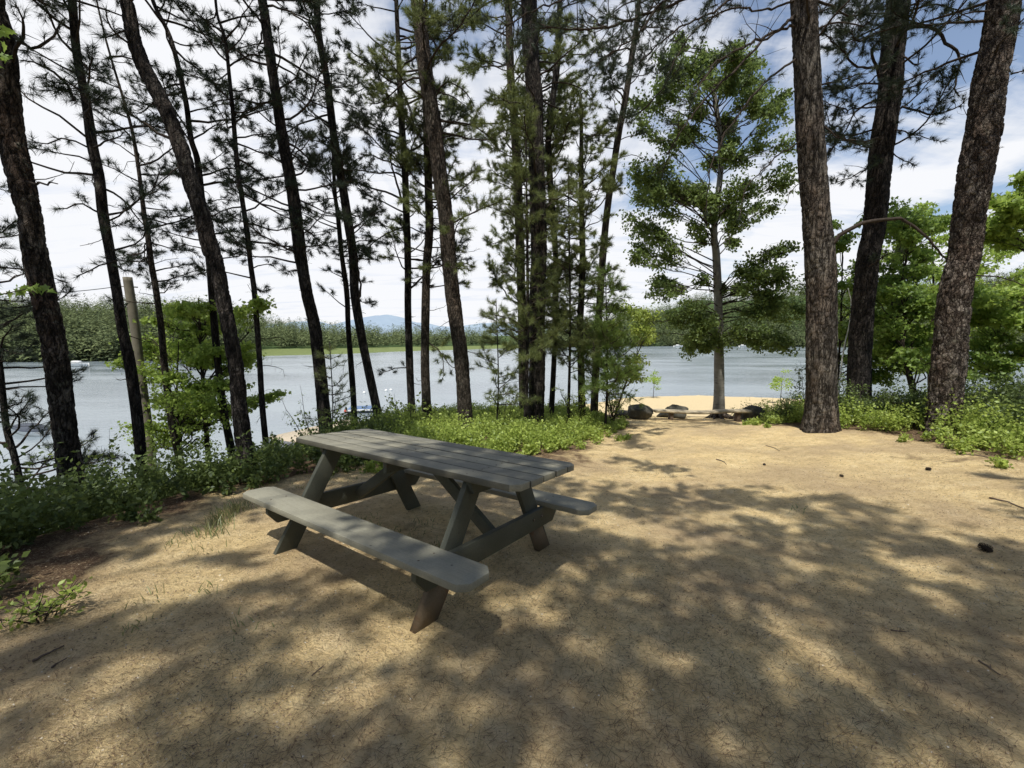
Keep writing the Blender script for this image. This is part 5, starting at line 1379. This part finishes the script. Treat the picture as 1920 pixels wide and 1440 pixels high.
# ------------------------------------------------------------------ camera, sun, sky
cam = bpy.data.cameras.new('camera'); co = bpy.data.objects.new('camera', cam); COL.objects.link(co)
cam.sensor_width = 36; cam.lens = 36 * F / 1920; cam.clip_start = .05; cam.clip_end = 8000
co.location = (0, 0, CAMH); co.rotation_euler = (math.pi / 2 - PITCH, 0, 0); SC.camera = co

sd_ = Vector(SUN).normalized()
sl = bpy.data.lights.new('sun', 'SUN'); sl.energy = 5.0; sl.angle = R(.53); sl.color = (1, .955, .84)
so = bpy.data.objects.new('sun', sl); COL.objects.link(so); so.location = (0, 0, 30)
so.rotation_euler = sd_.to_track_quat('Z', 'Y').to_euler()
el = math.asin(sd_.z); az = math.atan2(sd_.x, sd_.y)

w = bpy.data.worlds.new('World'); SC.world = w; w.use_nodes = True; nt = w.node_tree; nt.nodes.clear()
out = nt.nodes.new('ShaderNodeOutputWorld'); bg = nt.nodes.new('ShaderNodeBackground'); nt.links.new(bg.outputs[0], out.inputs[0])
sky = nt.nodes.new('ShaderNodeTexSky'); sky.sky_type = 'NISHITA'; sky.sun_disc = False; sky.sun_elevation = el; sky.sun_rotation = az
sky.air_density = 1.0; sky.dust_density = 1.2; sky.ozone_density = 1.5
tc = nt.nodes.new('ShaderNodeTexCoord')
sep = nt.nodes.new('ShaderNodeSeparateXYZ'); nt.links.new(tc.outputs['Generated'], sep.inputs[0])
zc = math_(nt, 'ADD', math_(nt, 'MAXIMUM', sep.outputs[2], 0.0), .16)
cx = math_(nt, 'DIVIDE', sep.outputs[0], zc); cy = math_(nt, 'DIVIDE', sep.outputs[1], zc)
cmb = nt.nodes.new('ShaderNodeCombineXYZ'); nt.links.new(cx, cmb.inputs[0]); nt.links.new(cy, cmb.inputs[1])
c1 = noise(nt, mapped(nt, cmb.outputs[0], (1.0, .55, 1)), 1.5, 8, .58, .35)
c2 = noise(nt, mapped(nt, cmb.outputs[0], (.4, 1.5, 1)), 3.2, 6, .62, .6)
cl = math_(nt, 'ADD', math_(nt, 'MULTIPLY', c1, .75), math_(nt, 'MULTIPLY', c2, .25))
# a whiter band low over the lake, more blue overhead to the right
low = math_(nt, 'MULTIPLY', math_(nt, 'SUBTRACT', .42, sep.outputs[2]), .34)
left = math_(nt, 'MULTIPLY', sep.outputs[0], -.12)
cl = math_(nt, 'ADD', math_(nt, 'ADD', cl, low), left)
mask = ramp(nt, cl, [(.38, (.08, .08, .08)), (.45, (.66, .66, .66)), (.53, (.98, .98, .98))])
# clouds kept over the lake; removed overhead and behind to dim the shade
def ss(v, a, b):
    m = nt.nodes.new('ShaderNodeMapRange'); m.interpolation_type = 'SMOOTHSTEP'; m.inputs['From Min'].default_value = a; m.inputs['From Max'].default_value = b
    nt.links.new(v, m.inputs['Value']); return m.outputs['Result']
clear = math_(nt, 'MULTIPLY', ss(sep.outputs[2], .88, .66), ss(sep.outputs[1], -.15, .15))
mask = math_(nt, 'MULTIPLY', mask, clear)
sk = mixc(nt, 1.0, sky.outputs[0], (.15, .15, .15), 'MULTIPLY')
shade = ramp(nt, c2, [(.28, (.80, .85, .96)), (.48, (.96, .97, 1.0))])
fin = mixc(nt, mask, sk, shade)
nt.links.new(fin, bg.inputs[0]); bg.inputs[1].default_value = 1.0

SC.view_settings.view_transform = 'Standard'; SC.view_settings.look = 'None'; SC.view_settings.exposure = 0; SC.view_settings.gamma = 1
SC.cycles.use_denoising = True
SC.cycles.max_bounces = 6; SC.cycles.transparent_max_bounces = 4
